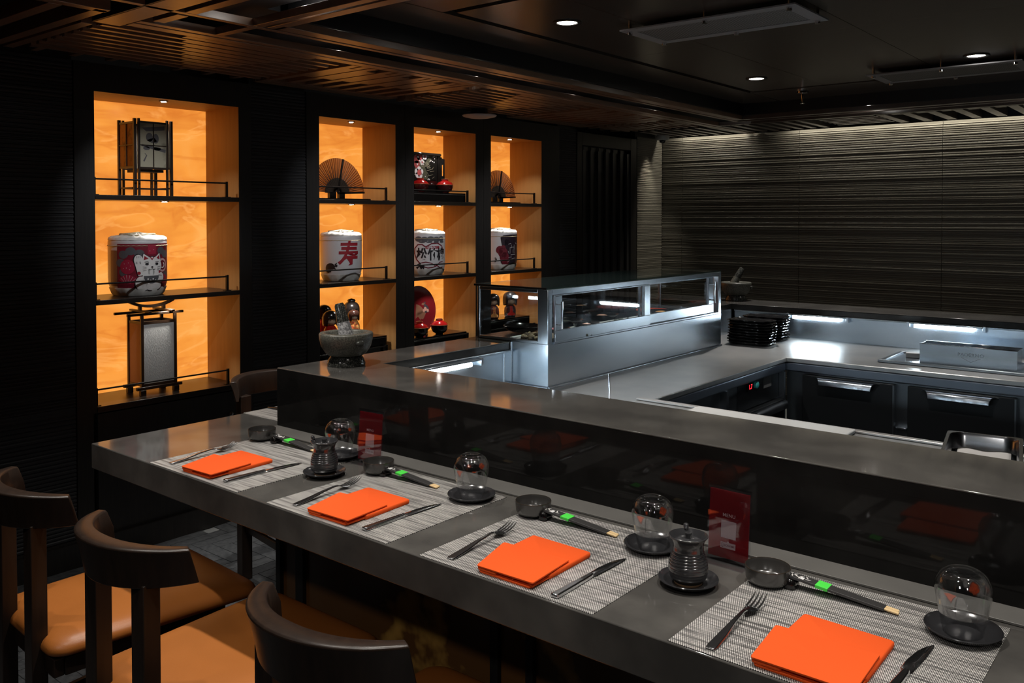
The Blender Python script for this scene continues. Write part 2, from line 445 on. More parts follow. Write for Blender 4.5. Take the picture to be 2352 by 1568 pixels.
# ---- floor: herringbone tiles on a grout bed
floor = struct('floor', G().box(-4.5, -1.2, -.06, 2.6, 7.4, -.004), grout)
TW, TN = .070, 4
tile_me = G().box(0, 0, -.006, TW * TN - .0035, TW - .0035, 0).mesh('floor_tile'); tile_me.materials.append(tile_m)
far = G(); nt = 0
for i in range(-60, 36):
    for j in range(-18, 104):
        t = (i - j) % (2 * TN)
        if t == 0: x, y, v = i * TW, j * TW, 0
        elif t == 2 * TN - 1: x, y, v = i * TW, j * TW, 1
        else: continue
        cx, cy = (x + TW * 2, y + TW / 2) if not v else (x + TW / 2, y + TW * 2)
        if cx < -4.09 or cy < -1 or cy > 7.1 or cx > 2.4: continue
        near = (-4.10 < cx < -2.12 and .62 < cy < 2.95)
        if near and nt < 290:
            o = bpy.data.objects.new('floor_tile', tile_me); COL.objects.link(o); o.parent = floor
            dz = rnd.uniform(-.0008, .0006)
            if v: o.location = (x + TW - .0035, y, dz); o.rotation_euler = (0, 0, pi / 2)
            else: o.location = (x, y, dz)
            nt += 1
        elif cy < 4 and cx < .6:
            if v: far.box(x, y, -.006, x + TW - .0035, y + TW * TN - .0035, 0)
            else: far.box(x, y, -.006, x + TW * TN - .0035, y + TW - .0035, 0)
ob('floor_tiles', far, tile_m, floor, kind='stuff')

# ---- left wall: backing, ribbed panels, skirting
wl = struct('wall_left', G().box(-4.55, -1.2, 0, -4.425, 7.4, 2.62), ribbed_dark)
pl = rib_profile(.12, 2.32, .014, .022, .003, .006, rnd)
for a, b in ((-1.2, .35), (.353, 1.836), (2.780, 3.138), (5.590, 5.822)):
    ribbed('x', -4.088, a, b, pl, 1, 'wall_panel', ribbed_dark, wl)
pl2 = rib_profile(.12, 2.325, .010, .019, .002, .005, rnd)
ribbed('x', -4.085, 6.762, 7.2, pl2, 1, 'wall_panel', ribbed_grey, wl)
g = G()
for a, b in ((-1.2, 1.84), (2.776, 3.142), (5.586, 5.825), (6.75, 7.2)): g.box(-4.425, a, 0, -4.101, b, 2.45)
g.box(-4.101, -1.2, 0, -4.07, 1.84, .12).box(-4.101, 2.776, 0, -4.07, 3.142, .12).box(-4.101, 5.586, 0, -4.07, 5.825, .12)
ob('wall_core', g, black_wood, wl)
struct('baseboard_left', G().box(-4.068, -1.2, 0, -4.055, 6.75, .11), black_wood)
# ---- back wall in ribbed panels
wb = struct('wall_back', G().box(-4.55, 7.24, 0, 2.6, 7.36, 2.62), black_wood)
pb = rib_profile(.1, 2.335, .010, .021, .002, .0055, rnd)
xs = [-4.085, -3.879, -2.786, -1.681, -.57, .54, 1.65, 2.6]
for a, b in zip(xs, xs[1:]):
    ribbed('y', 7.212, a + .0015, b - .0015, pb, -1, 'wall_panel', ribbed_grey, wb)
struct('wall_right', G().box(2.6, -1.2, 0, 2.7, 7.36, 2.62), black_wood)
struct('wall_front', G().box(-4.55, -1.3, 0, 2.7, -1.2, 2.62), black_wood)
# ---- slatted service door in the left wall
d1 = struct('door_1', G().box(-4.30, 5.829, 0, -4.15, 6.746, 2.3), ceil_black)
g = G().box(-4.148, 5.829, 0, -4.08, 5.900, 2.3).box(-4.148, 6.650, 0, -4.08, 6.746, 2.3).box(-4.148, 5.9, 2.195, -4.08, 6.65, 2.3)
ob('door_frame', g, black_wood, d1, bevel=.002)
sl = mat('door_slat', (.028, .027, .028), .4)
long_s = G().box(0, 0, 0, .02, .042, 2.1).mesh('slat'); long_s.materials.append(sl)
for k in range(7):
    o = bpy.data.objects.new('slat', long_s); COL.objects.link(o); o.parent = d1; o.location = (-4.112, 5.925 + k * .1133, .06)
infill_top = G().box(0, 0, 0, .008, .066, .20).mesh('infill_panel'); infill_low = G().box(0, 0, 0, .008, .066, 1.42).mesh('infill_panel')
for me in (infill_top, infill_low): me.materials.append(sl)
for k in range(6):
    for me, z in ((infill_top, 1.99), (infill_low, .06)):
        o = bpy.data.objects.new('infill_panel', me); COL.objects.link(o); o.parent = d1; o.location = (-4.125, 5.9695 + k * .1133, z)

# ---- display niches
def shelf_rail(parent, x, z, a, b):
    r = ob('guard_rail', G().tube([(x, a, z + .075), (x, b, z + .075)], .0042, 8), black_metal, parent, smooth=40)
    for y in (a, b):
        ob('post', G().box(x - .006, y - .006, z, x + .006, y + .006, z + .083).box(x - .012, y - .018, z, x + .012, y + .018, z + .003), black_metal, r)
def niche(idx, a, b, fl, fr, label, cab):
    t = thing('display_niche', label, 'shelving', (-4.08, a, 0), 0, 'backlit display niches in the left wall')
    W = b - a; D = .315
    ob('back_panel', G().box(-D - .012, 0, .70, -D, W, 2.2), onyx, t)
    g = G().box(-D, -.018, .69, -.004, 0, 2.21).box(-D, W, .69, -.004, W + .018, 2.21)
    ob('side_panel', G().box(-D, -.018, .69, -.004, 0, 2.2), niche_wood, t)
    ob('side_panel', G().box(-D, W, .69, -.004, W + .018, 2.2), niche_wood, t)
    ob('top_panel', G().box(-D, 0, 2.189, -.004, W, 2.21), niche_wood, t)
    ob('frame', G().box(-D, -fl, 0, 0, -.018, 2.32).box(-D, W + .018, 0, 0, W + fr, 2.32).box(-D, -.018, 2.21, 0, W + .018, 2.32)
       .box(-.004, -.018, .69, 0, -.0005, 2.21).box(-.004, W + .0005, .69, 0, W + .018, 2.21).box(-.004, -.001, 2.189, 0, W + .001, 2.21), black_wood, t)
    for z in (1.6865, 1.1925):
        s = ob('shelf', G().box(-D, .001, z, 0, W - .001, z + .0235), shelf_wood, t, bevel=.0015)
        ob('puck_light', G().lathe([(.022, 0), (.022, .004)], 20, (-.072, W / 2, z - .004)), black_metal, s)
        ob('lens', G().lathe([(.013, 0), (.013, .001)], 16, (-.072, W / 2, z - .0055)), lamp_white, s)
    s = ob('puck_light', G().lathe([(.022, 0), (.022, .004)], 20, (-.072, W / 2, 2.1845)), black_metal, t)
    ob('lens', G().lathe([(.013, 0), (.013, .001)], 16, (-.072, W / 2, 2.183)), lamp_white, s)
    ob('sill', G().box(-D, -.001, .69, .004, W + .001, .718), shelf_wood, t, bevel=.0015)
    for z in (1.71, 1.216, .718): shelf_rail(t, -.028, z, .008, W - .058)
    d = ob('door', G().box(-.03, .003, .03, -.002, W - .003, .682), black_wood, t, bevel=.001)
    if cab:
        ob('lock', G().lathe([(.012, 0), (.012, .006), (.008, .007)], 20, M=Matrix.Translation((0, W - .061, .564)) @ Matrix.Rotation(pi / 2, 4, 'Y')).box(.0065, W - .0625, .557, .009, W - .0595, .571), chrome, d, smooth=40, label='small round chrome cabinet lock')
    ob('plinth', G().box(-.06, 0, 0, -.03, W, .03), black_wood, t)
    return t
niche(1, 1.933, 2.699, .093, .077, 'widest backlit orange niche, leftmost, holding both lanterns and the cat barrel', True)
niche(2, 3.232, 3.834, .09, .0795, 'second niche from the left, with the large fan, white barrel and dolls', False)
niche(3, 3.995, 4.596, .0795, .080, 'third niche from the left, with the flower tray and red plate', False)
niche(4, 4.758, 5.355, .080, .231, 'narrowest-looking backlit niche, rightmost, with the small fan and dark barrel', False)

# ---- ceiling
cl = setstruct('ceiling')
ob('ceiling_board', G().box(-4.55, -1.3, 2.5, 2.7, 7.36, 2.62), ceil_black, cl)
# plenum over the lattice, channel lids, beams
g = G().box(-4.42, -1.2, 2.435, -3.13, 7.2, 2.499)
g.box(-3.18, -1.2, 2.400, -2.86, 7.2, 2.43)            # channel lid
g.box(-3.13, 6.166, 2.400, 2.5, 6.42, 2.43)
g.box(-2.86, -1.2, 2.400, 2.5, 2.02, 2.43)
g.box(-2.8, 6.42, 2.435, 2.5, 7.14, 2.499)
ob('ceiling_channel', g, lid_black, cl)
ob('washer_shield', G().box(-4.08, 7.108, 2.325, 2.5, 7.118, 2.499), ceil_black, cl)  # added board that keeps the wall washer out of the bar's reflections
g = G()
g.box(-2.80, 2.06, 2.36, -2.782, 6.12, 2.499).box(-2.80, 2.06, 2.36, 2.5, 2.078, 2.499).box(-2.80, 6.10, 2.36, 2.5, 6.118, 2.499)
ob('coffer_side', g, ceil_black, cl)
g = G()    # flat timber trims framing the channels
def trim(x0, y0, x1, y1, z0=ZL, h=.03):
    ob('ceiling_trim', G().box(x0, y0, z0, x1, y1, z0 + h), slat_wood_dim if y0 > 5.9 else slat_wood_lit, cl, bevel=.0015)
trim(-3.245, 1.66, -3.188, 7.2); trim(-3.172, 1.66, -3.135, 7.2)              # inner edge of the lattice
trim(-2.912, -.9, -2.884, 6.24)                                              # channel, outer trim
trim(-2.868, 2.055, -2.800, 6.12)                                            # coffer trim
trim(-3.133, 1.972, -2.914, 2.008)
trim(-2.882, 1.972, 2.45, 2.008)
trim(-2.868, 2.026, 2.45, 2.074)
trim(-2.868, 6.12, 2.45, 6.165); trim(-2.912, 6.24, 2.45, 6.262); trim(-3.133, 6.42, 2.45, 6.455)
trim(-3.28, 1.555, 2.45, 1.655)                                              # wide beam trims towards the guests
trim(-3.1, 1.69, -2.93, 1.735); trim(-2.88, 1.69, 2.45, 1.735)
ob('beam_face', G().box(-3.28, 1.545, ZL, 2.45, 1.553, 2.499), ceil_black, cl)
# deep bars in the dark corner near the guests
bars = [(-4.0, 1.44, -3.02, 1.485), (-4.02, 1.30, -3.06, 1.345), (-3.98, 1.505, -3.27, 1.548), (-4.05, 1.13, -3.3, 1.175), (-4.0, .95, -3.0, .995), (-4.0, .75, -3.0, .795)]
for x0, y0, x1, y1 in bars: trim(x0, y0, x1, y1, ZL - .012, .05)
trim(-3.055, .9, -3.01, 1.487, ZL - .012, .05)
# lattice modules: thin main slats, wider infill slats stepped along the diagonal, short cross slats
sm = {}
def slat(x0, y0, x1, y1, z=ZL, h=.035):
    key = (round(x1 - x0, 3), round(y1 - y0, 3), h, y0 > 6.4)
    if key not in sm:
        me = G().box(0, 0, 0, x1 - x0, y1 - y0, h).mesh('ceiling_slat'); me.materials.append(slat_wood_dim if y0 > 6.4 else slat_wood_lit); sm[key] = me
    o = bpy.data.objects.new('ceiling_slat', sm[key]); COL.objects.link(o); o.parent = cl; o.location = (x0, y0, z)
XA, XB = -3.96, -3.25
def module_y(y0, y1):
    n = 9; p = (XB - XA) / n
    for k in range(n):
        x = XA + k * p
        slat(x, y0, x + .024, y1)
        if k < n:
            s = y0 + .42 * (y1 - y0) + (k - n / 2) * -.045; e = y1 - .16 - (n - k) * .022
            slat(x + .030, s, x + p - .006, min(e, y1 - .02), ZL + .002)
    for k in range(3):
        slat(XA + .1, y0 + .015 + k * .055, XB - .004, y0 + .05 + k * .055, ZL + .012)
        if k < 2: slat(XA + .1, y1 - .07 - k * .07, XB - .004, y1 - .03 - k * .07, ZL + .012)
    k = y0 + .05
    while k < y1 - .05:
        slat(-4.07, k, XA - .004, k + .03, ZL + .004); k += .165
def module_x(y0, y1):
    n = 8; p = (y1 - y0) / n
    for k in range(n):
        y = y0 + k * p
        slat(XA + .04, y, XB - .004, y + .045)
        slat(XA + .26 + .012 * k, y + .050, XB - .10, y + p - .006, ZL + .002)
        if k % 2 == 0: slat(XB - .095, y + p - .05, XB - .004, y + p - .006, ZL + .002)
    for k in range(4):
        slat(-4.07 + k * .034, y0, -4.07 + k * .034 + .026, y1, ZL + .002)
module_y(.45, 1.24)
module_y(1.60, 2.74); module_x(2.78, 3.72); module_y(3.78, 4.86); module_x(4.92, 5.86); module_y(5.92, 6.40)
# lattice along the back wall
for k, x in enumerate([-3.9 + .105 * i for i in range(14)]):
    slat(x, 6.48, x + .045, 7.09, ZL)
for k in range(6): slat(-2.40, 6.49 + k * .1, -1.98, 6.49 + k * .1 + .05, ZL + .006)
x = -1.95
for k in range(9):
    slat(x, 6.47, x + .062, 7.10, ZL, .05); slat(x + .075, 6.50, x + .14, 6.62, ZL + .01); x += .165
for k in range(6): slat(-.45, 6.49 + k * .1, .35, 6.49 + k * .1 + .045, ZL + .006)
# coffer ceiling in glossy panels with a dark shadow groove
zc = 2.44
def cpanel(x0, y0, x1, y1): ob('ceiling_panel', G().box(x0 + .0015, y0 + .0015, zc, x1 - .0015, y1 - .0015, zc + .018), coffer_brown, cl)
xs = [-2.46, -1.98, -1.28, -.56, .16, .88, 1.6, 2.5]
for a, b in zip(xs, xs[1:]):
    for c, d in ((2.65, 3.95), (3.95, 5.54)): cpanel(a, c, b, d)
cpanel(-2.78, 2.08, -2.50, 6.1); cpanel(-2.497, 2.08, 2.5, 2.61); cpanel(-2.497, 5.58, 2.5, 6.1)
ob('coffer_groove', G().box(-2.78, 2.08, zc + .03, 2.5, 6.1, zc + .05), ceil_black, cl)

# ---- things on the ceiling
def downlight(x, y, z, label):
    t = thing('downlight', label, 'ceiling light', (x, y, z), 0, 'round recessed downlights in the glossy ceiling')
    ob('rim', G().lathe([(.043, .003), (.046, -.004), (.062, -.004), (.064, .0), (.064, .004)], 36, caps=False), black_metal, t, smooth=30)
    ob('lamp', G().lathe([(.001, -.0005), (.042, -.0005), (.042, .0006)], 32, caps=False), lamp_white, t)
downlight(-2.21, 3.08, zc - .001, 'round downlight nearest the big mesh vent, left of it')
downlight(-2.21, 5.03, zc - .001, 'round downlight above the glass display case, farther from the camera')
downlight(-1.02, 5.04, zc - .001, 'round downlight at the right beside the slotted vent')
def vent(x0, y0, x1, y1, label):
    t = thing('ceiling_vent', label, 'vent', (x0, y0, zc - .03), 0, 'flat air vents held on chrome studs')
    w_, d_ = x1 - x0, y1 - y0; b = .055
    ob('frame', G().box(0, 0, 0, w_, b, .006).box(0, d_ - b, 0, w_, d_, .006).box(0, b, 0, b, d_ - b, .006).box(w_ - b, b, 0, w_, d_ - b, .006), mat('vent_grey', (.34, .34, .36), .5), t)
    ob('mesh_screen', G().box(b, b, .002, w_ - b, d_ - b, .004), vent_mesh, t)
    for i in (0, .5, 1):
        for j in (0, 1):
            ob('stud', G().lathe([(.011, -.014), (.011, .0), (.006, .0), (.006, .03)], 14, (.035 + i * (w_ - .07), .03 + j * (d_ - .06), 0)), chrome, t, smooth=40)
vent(-2.06, 3.26, -1.28, 3.62, 'large square-mesh ceiling vent nearest the camera')
vent(-1.61, 5.15, -.83, 5.54, 'slotted ceiling vent farther back at the right edge')
t = thing('sprinkler', 'chrome fire sprinkler hanging from the dark ceiling', 'sprinkler', (-2.2, 5.74, zc))
ob('collar', G().lathe([(.006, -.001), (.040, -.001), (.038, -.012), (.012, -.016)], 24, caps=False), chrome, t, smooth=40)
ob('nozzle', G().lathe([(.012, -.012), (.010, -.035), (.006, -.05), (.004, -.075), (.014, -.078), (.014, -.081), (.001, -.081)], 18, caps=False), chrome, t, smooth=40)
t = thing('ceiling_speaker', 'pale shallow disc hanging under the slatted ceiling above the niches', 'ceiling fitting', (-3.90, 4.43, 2.28))
ob('disc', G().lathe([(.001, -.012), (.07, -.008), (.112, .002), (.117, .008), (.112, .012), (.06, .016), (.001, .016)], 40, caps=False), mat('disc_grey', (.62, .60, .60), .5), t, smooth=40)
ob('mount', G().lathe([(.05, .0165), (.055, .03), (.055, .05)], 24), black_metal, t, smooth=40)
t = thing('security_camera', 'small white dome camera in the far corner under the ceiling', 'camera', (-3.89, 6.87, 2.318))
ob('housing', G().lathe([(.001, -.028), (.052, -.028), (.056, -.024), (.06, .0), (.058, .012)], 32), white_plastic, t, smooth=40)
ob('dome', G().lathe([(.001, -.058), (.016, -.054), (.027, -.043), (.030, -.0285)], 24, caps=False), lacquer_black, t, smooth=60)
# ================================================================== COUNTERS AND BAR
XE = 2.5
o = ob('dining_counter', G().prism([(-2.73, 1.273), (XE, 1.273), (XE, 1.775), (-2.468, 1.775), (-2.468, 4.7), (-2.73, 4.7)], .822, .900), stone, bevel=.0025)
tag(o, 'long dark grey stone dining counter wrapping the raised bar on two sides', 'counter')
o = ob('ledge_strip', G().box(-2.464, 1.700, .9005, XE, 1.7715, .9055), mat('stone_strip', (.115, .111, .105), .35, noise=(9, (.14, .136, .128), ONE, .3, .7)), bevel=.001)
tag(o, 'low pale grey stone strip along the foot of the raised bar', 'trim')
t = thing('raised_bar', 'polished black stone raised bar between the guests and the kitchen', 'bar', (0, 0, 0))
ob('bar_top', G().prism([(-2.464, 1.771), (XE, 1.771), (XE, 2.056), (-2.254, 2.056), (-2.254, 4.80), (XE, 4.80), (XE, 5.09), (-2.464, 5.09)], 1.0945, 1.099), stone, t, bevel=.0018)
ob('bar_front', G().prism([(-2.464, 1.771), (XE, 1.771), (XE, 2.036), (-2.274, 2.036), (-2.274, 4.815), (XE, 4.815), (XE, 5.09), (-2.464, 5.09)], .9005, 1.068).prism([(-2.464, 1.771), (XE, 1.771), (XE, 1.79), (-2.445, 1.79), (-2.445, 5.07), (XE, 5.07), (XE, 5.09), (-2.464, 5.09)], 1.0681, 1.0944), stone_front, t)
ob('bar_lip', G().prism([(-2.4448, 1.7902), (XE, 1.7902), (XE, 2.054), (-2.256, 2.054), (-2.256, 4.80), (XE, 4.80), (XE, 5.0698), (-2.4448, 5.0698)], 1.0681, 1.0944), stone, t)
t = thing('counter_cladding', 'cladding below the dining counter with dark amber onyx panels and black uprights', 'panelling')
ob('carcass', G().prism([(-2.47, 1.80), (XE, 1.80), (XE, 2.03), (-2.28, 2.03), (-2.28, 4.7), (-2.47, 4.7)], 0, .8215), black_wood, t)
x = -2.456; up = [(-2.48, -2.456), (-2.373, -2.334), (-1.525, -1.498), (-1.403, -1.379)]
for k in range(3): a = -1.379 + .875 * (k + 1); up += [(a, a + .027), (a + .122, a + .146)]
for (a, b), (c, d) in zip(up, up[1:]):
    ob('onyx_panel', G().box(b + .001, 1.786, .06, c - .001, 1.799, .8215), onyx_dim, t)
for a, b in up: ob('upright', G().box(a, 1.772, 0, b, 1.7995, .8215), black_wood, t, bevel=.001)
ob('upright', G().box(-2.49, 1.80, 0, -2.471, 1.85, .8215), black_wood, t)
ob('toe_kick', G().box(-2.456, 1.779, 0, XE, 1.7855, .059), black_wood, t)

# ================================================================== KITCHEN
t = thing('steel_worktop', 'brushed steel kitchen worktop running round three sides behind the bar', 'worktop')
inner = [(-2.252, 2.05), (XE, 2.05), (XE, 2.822), (-1.645, 2.822), (-1.645, 4.115), (XE, 4.115), (XE, 4.83), (-2.252, 4.83)]
ob('top_sheet', G().prism(inner, .905, .927), steel_top, t, bevel=.003)
ob('edge_fold', G().box(-1.668, 2.824, .862, -1.648, 4.112, .9045).box(-1.668, 4.118, .862, XE, 4.138, .9045).box(-1.665, 2.800, .862, XE, 2.820, .9045), mat('edge_steel', (.26, .30, .36), .38, 1), t, bevel=.006)
ob('marine_edge', G().box(-1.69, 2.794, .9272, XE, 2.822, .935), mat('edge_bright', (.62, .60, .58), .4, 1), t, bevel=.003)
ob('upstand', G().box(-2.2515, 2.06, .9275, -2.248, 2.745, 1.068).box(-2.2535, 4.28, .9275, -2.250, 4.79, 1.068).box(-2.24, 4.812, .9275, XE, 4.8145, 1.068).box(-2.24, 2.0375, .9275, XE, 2.04, 1.068), steel, t)
ob('corner_seam', G().tube([(-2.246, 2.70, .929), (-2.246, 2.70, 1.066)], .004, 8).tube([(-2.247, 2.06, 1.062), (-2.247, 2.74, 1.062)], .006, 8).tube([(-2.24, 4.808, 1.062), (XE, 4.808, 1.062)], .006, 8), steel, t, smooth=60)
def led_fixture(p, axis, L, label):
    t = thing('strip_light', label, 'light', p, 0 if axis == 'x' else pi / 2, 'slim tube lights under the bar top')
    ob('housing', G().prism([(-.018, .0), (-.018, .022), (.010, .022), (.016, .004)], 0, L, M=Matrix.Rotation(pi / 2, 4, 'Y') @ Matrix.Rotation(pi / 2, 4, 'Z')), steel_dk, t)
    ob('tube', G().tube([(.03, .004, -.008), (L - .045, .004, -.008)], .008, 12), led, t, smooth=60)
    for x in (-.012, L): ob('bracket', G().box(x, -.014, -.016, x + .012, .018, .022), steel, t, bevel=.001)
    return t
def led_at(x0, y0, x1, y1, z, label, sgn=1):
    dx, dy = x1 - x0, y1 - y0; L = sqrt(dx * dx + dy * dy)
    t = thing('strip_light', label, 'light', (x0, y0, z), atan2(dy, dx), 'slim tube lights under the bar top')
    ob('housing', G().box(0, -.012, .006, L, .014, .013), steel_dk, t, bevel=.002)
    ob('tube', G().tube([(.02, 0, -.004), (L * .86, 0, -.004)], .0095, 12), led, t, smooth=60)
    for x in (-.014, L): ob('bracket', G().prism([(x, -.014), (x + .014, -.014), (x + .014, .016), (x, .016)], -.014, .015), steel, t, bevel=.001)
    return t
led_at(-2.232, 2.20, -2.232, 2.53, 1.046, 'tube light glowing under the left bar return, in front of the display case')
led_at(-1.90, 4.790, -1.585, 4.790, 1.052, 'lit tube light on the back wall of the kitchen, right of the plate stacks')
led_at(-1.262, 4.790, -.925, 4.790, 1.052, 'lit tube light on the back of the kitchen above the steel compartment box')
for x, q in ((-2.05, 'at its left corner'), (-1.35, 'second from the left corner'), (-.65, 'behind the right soy pot'), (.05, 'beyond the right picture edge')): led_at(x, 2.066, x + .34, 2.066, 1.040, 'tube light under the kitchen side of the near bar, ' + q)

def scoop_handle(L):
    prof = [(0, 0), (.012, .006), (.024, .004), (.033, -.010), (.036, -.026), (.033, -.027), (.030, -.012), (.022, .0), (.012, .0025), (0, -.003)]
    rings = []
    for s, ins in ((0, .0), (1, .0)):
        rings.append([((L - .0) * s + (-.035 if s == 0 else .035) * (1 - max(0, min(1, (y) / .036))) * 1.0, -y, z) for y, z in prof])
    return G().loft(rings)
def fridge_door(x0, x1, z0, z1, parent):
    d = ob('door', G().box(x0, -.032, z0, x1, 0, z1), fridge_black, parent, bevel=.003)
    ob('door_edge', G().box(x1 - .006, -.0335, z0 + .004, x1 + .0005, -.001, z1 - .004), steel_dk, d)
    h = ob('handle', scoop_handle((x1 - x0) * .55), steel, d, smooth=50, loc=(x0 + (x1 - x0) * .22, -.0325, z1 - .010), label='scooped brushed steel door handle')
    return d
t = thing('kitchen_fridge', 'under-counter fridge along the back with two dark doors and scoop handles', 'fridge', (0, 4.158, 0))
ob('body', G().box(-1.66, .0, .10, XE, .55, .9045), steel_dk, t)
for a, b in ((-1.572, -1.153), (-1.096, -.67), (-.61, -.19), (-.13, .29)): fridge_door(a, b, .22, .852, t)
for x in (-1.125, -.64): ob('hinge', G().box(x - .02, -.03, .655, x + .025, -.001, .662).box(x + .004, -.026, .60, x + .022, -.001, .612), steel, t, bevel=.001)
t = thing('side_fridge', 'fridge cabinet under the left worktop with red digital display and teal button', 'fridge', (-1.672, 0, 0), pi / 2)
# local: x runs along world +y, y runs along world -x
ob('body', G().box(2.81, .0, .10, 4.11, .57, .9045), steel_dk, t)
ob('control_panel', G().box(3.62, -.003, .742, 4.07, -.0002, .8615), mat('panel_steel', (.10, .11, .12), .35, 1), t)
for a in (3.455, 4.075): ob('divider', G().box(a, -.03, .12, a + .02, 0, .862), steel, t)
dp = ob('display', G().box(3.715, -.009, .818, 3.765, -.0032, .855), lacquer_black, t, bevel=.001)
tm = text_mesh('1.7', .030, 'digits'); tm.materials.append(emis('red_digits', (1, .02, .03), 4))
ob('digits', tm, None, dp, loc=(3.742, -.0098, .8365), rot=(pi / 2, 0, 0))
ob('button', G().lathe([(.016, 0), (.016, .012), (.012, .015), (.001, .016)], 24, M=Matrix.Translation((3.805, -.0032, .838)) @ Matrix.Rotation(pi / 2, 4, 'X')), mat('teal_button', (.08, .50, .50), .3), t, smooth=40, label='round teal push button')
ob('rating_label', G().box(3.90, -.0045, .806, 3.985, -.0032, .858), mat('rating_grey', (.16, .165, .17), .5), t)
for a, b in ((3.62, 4.07), (2.92, 3.45)):
    d = ob('door', G().box(a, -.034, .22, b, -.004, .735), fridge_black, t, bevel=.003)
    ob('handle', scoop_handle((b - a) * .72), steel_dk, d, smooth=50, loc=(a + (b - a) * .2, -.0345, .728), label='scooped steel handle')

# ---- glass display case on the left bar return
t = thing('display_case', 'steel and glass refrigerated sushi display case on the left bar return', 'display case', (-2.437, 2.752, 0))
W, D = .372, 1.518; zt = 1.318
ob('lower_body', G().box(.187, .0, .9275, W, D, 1.1005), steel, t)
ob('base_trim', G().tube([(W + .004, -.002, .931), (W + .004, D, .931)], .0055, 8).tube([(.185, -.004, .931), (W, -.004, .931)], .005, 8), steel, t, smooth=60)
ob('deck', G().box(.003, .003, 1.0995, W - .03, D - .003, 1.108), mat('deck_black', (.012, .013, .014), .25), t)
ob('deck_rail', G().box(.17, .01, 1.1085, .188, D - .01, 1.1165).box(.20, .01, 1.1085, .208, D - .01, 1.113), white_plastic, t, bevel=.002)
g = G().box(W - .04, 0, 1.101, W, .012, zt).box(W - .004, .0125, 1.101, W, .035, 1.3)
ob('corner_post', G().box(W - .052, 0, 1.101, W, .030, zt), steel, t, bevel=.002)
ob('corner_post', G().box(W - .030, D - .028, 1.101, W, D, zt), steel, t, bevel=.002)
ob('corner_post', G().box(0, 0, 1.1, .014, .010, zt), steel, t, bevel=.003)
ob('corner_post', G().box(0, D - .010, 1.1, .014, D, zt), steel, t, bevel=.003)
ob('top_rail', G().box(W - .030, .0305, 1.296, W, D - .0285, zt), steel, t, bevel=.001)
for a, b in ((1.303, zt), (1.101, 1.113)): ob('edge_frame', G().box(.0145, 0, a, W - .0525, .009, b), steel, t, bevel=.002)
ob('top_glass', G().box(-.004, -.006, zt + .0005, W - .002, D + .004, zt + .0085), greenish, t)
ob('top_edge', G().box(-.006, -.010, zt + .0005, W - .002, -.0065, zt + .0085).box(-.009, -.010, zt + .0005, -.0045, D, zt + .0085), black_metal, t)
ob('end_glass', G().box(.0145, .003, 1.1135, W - .0525, .007, 1.3025), clear, t)
ob('front_glass', G().box(.002, .0105, 1.1085, .006, D - .011, 1.3025), clear, t)
ob('end_glass', G().box(.0145, D - .007, 1.109, W - .031, D - .003, 1.3025), clear, t)
ob('door_track', G().box(W - .012, .036, 1.101, W + .004, D - .03, 1.1085).box(W - .002, .036, 1.0985, W + .008, D - .03, 1.1008), steel, t, bevel=.001)
def cdoor(y0, y1, x, gy0, gy1, hy, nm_):
    d = ob('sliding_door', G().box(x, y0, 1.109, x + .010, y1, 1.154).box(x, y0, 1.291, x + .010, y1, 1.2955).box(x, y0, 1.1545, x + .010, gy0, 1.2905).box(x, gy1, 1.1545, x + .010, y1, 1.2905), steel, t, bevel=.0012)
    ob('door_glass', G().box(x + .003, gy0, 1.1545, x + .006, gy1, 1.2905), clear, d)
    ob('glass_bead', G().box(x - .002, gy1 - .008, 1.1545, x + .0005, gy1 - .001, 1.2905), chrome, d)
    ob('handle', G().tube([(x + .032, hy, 1.162), (x + .032, hy, 1.270)], .005, 10).tube([(x + .010, hy, 1.175), (x + .030, hy, 1.175)], .0035, 8).tube([(x + .010, hy, 1.257), (x + .030, hy, 1.257)], .0035, 8), chrome, d, smooth=60)
cdoor(.040, .777, W - .004, .086, .727, .055, 0)
cdoor(.740, 1.452, W - .020, .790, 1.398, 1.425, 1)
ob('inner_mullion', G().box(W - .03, .727, 1.11, W - .022, .739, 1.295), steel, t)
ob('seam_bead', G().tube([(.186, -.002, .93), (.186, -.002, 1.098)], .0035, 8), steel, t, smooth=60)
def bowl_dark(x, y, r, label):
    t = thing('serving_bowl', label, 'bowl', (x, y, 1.1085), 0, 'black bowls inside the display case')
    ob('bowl', G().lathe([(.001, .004), (r * .5, .003), (r * .85, .014), (r, .030), (r * .97, .031), (r * .82, .018), (r * .5, .008), (.001, .007)], 36, caps=False), lacquer_black, t, smooth=60)
    return t
def blobs(name, x, y, z, n, sp, r0, r1, m, sy=1, h=.012, seed=1):
    rr = random.Random(seed); g = G()
    for k in range(n):
        a = rr.uniform(0, 2 * pi); d = sqrt(rr.random()) * sp; r = rr.uniform(r0, r1)
        c = (x + d * cos(a), y + d * sin(a) * sy, z + rr.uniform(0, h) * (1 - d / sp) + r * .5)
        M = Matrix.Translation(c) @ Matrix.Rotation(rr.uniform(0, 3), 4, Vector((rr.random(), rr.random(), rr.random())).normalized())
        g.lathe([(r * .15, -r * .45), (r * .8, -r * .2), (r, .05 * r), (r * .55, r * .5), (r * .1, r * .62)], 8, M=M, sx=1, sy=rr.uniform(.6, 1))
    o = ob(name, g, m, smooth=60); return o
mush = mat('dried_mushroom', (.07, .045, .025), .7, noise=(60, (.28, .21, .11), ONE, .4, .65))
leafm = mat('dark_leaf', (.022, .026, .016), .6, noise=(50, (.09, .095, .07), ONE, .45, .7))
pinkm = mat('pink_fish', (.62, .16, .17), .45)
salm = mat('salmon_fish', (.75, .36, .26), .45, noise=(25, (.80, .52, .42), ONE, .4, .7))
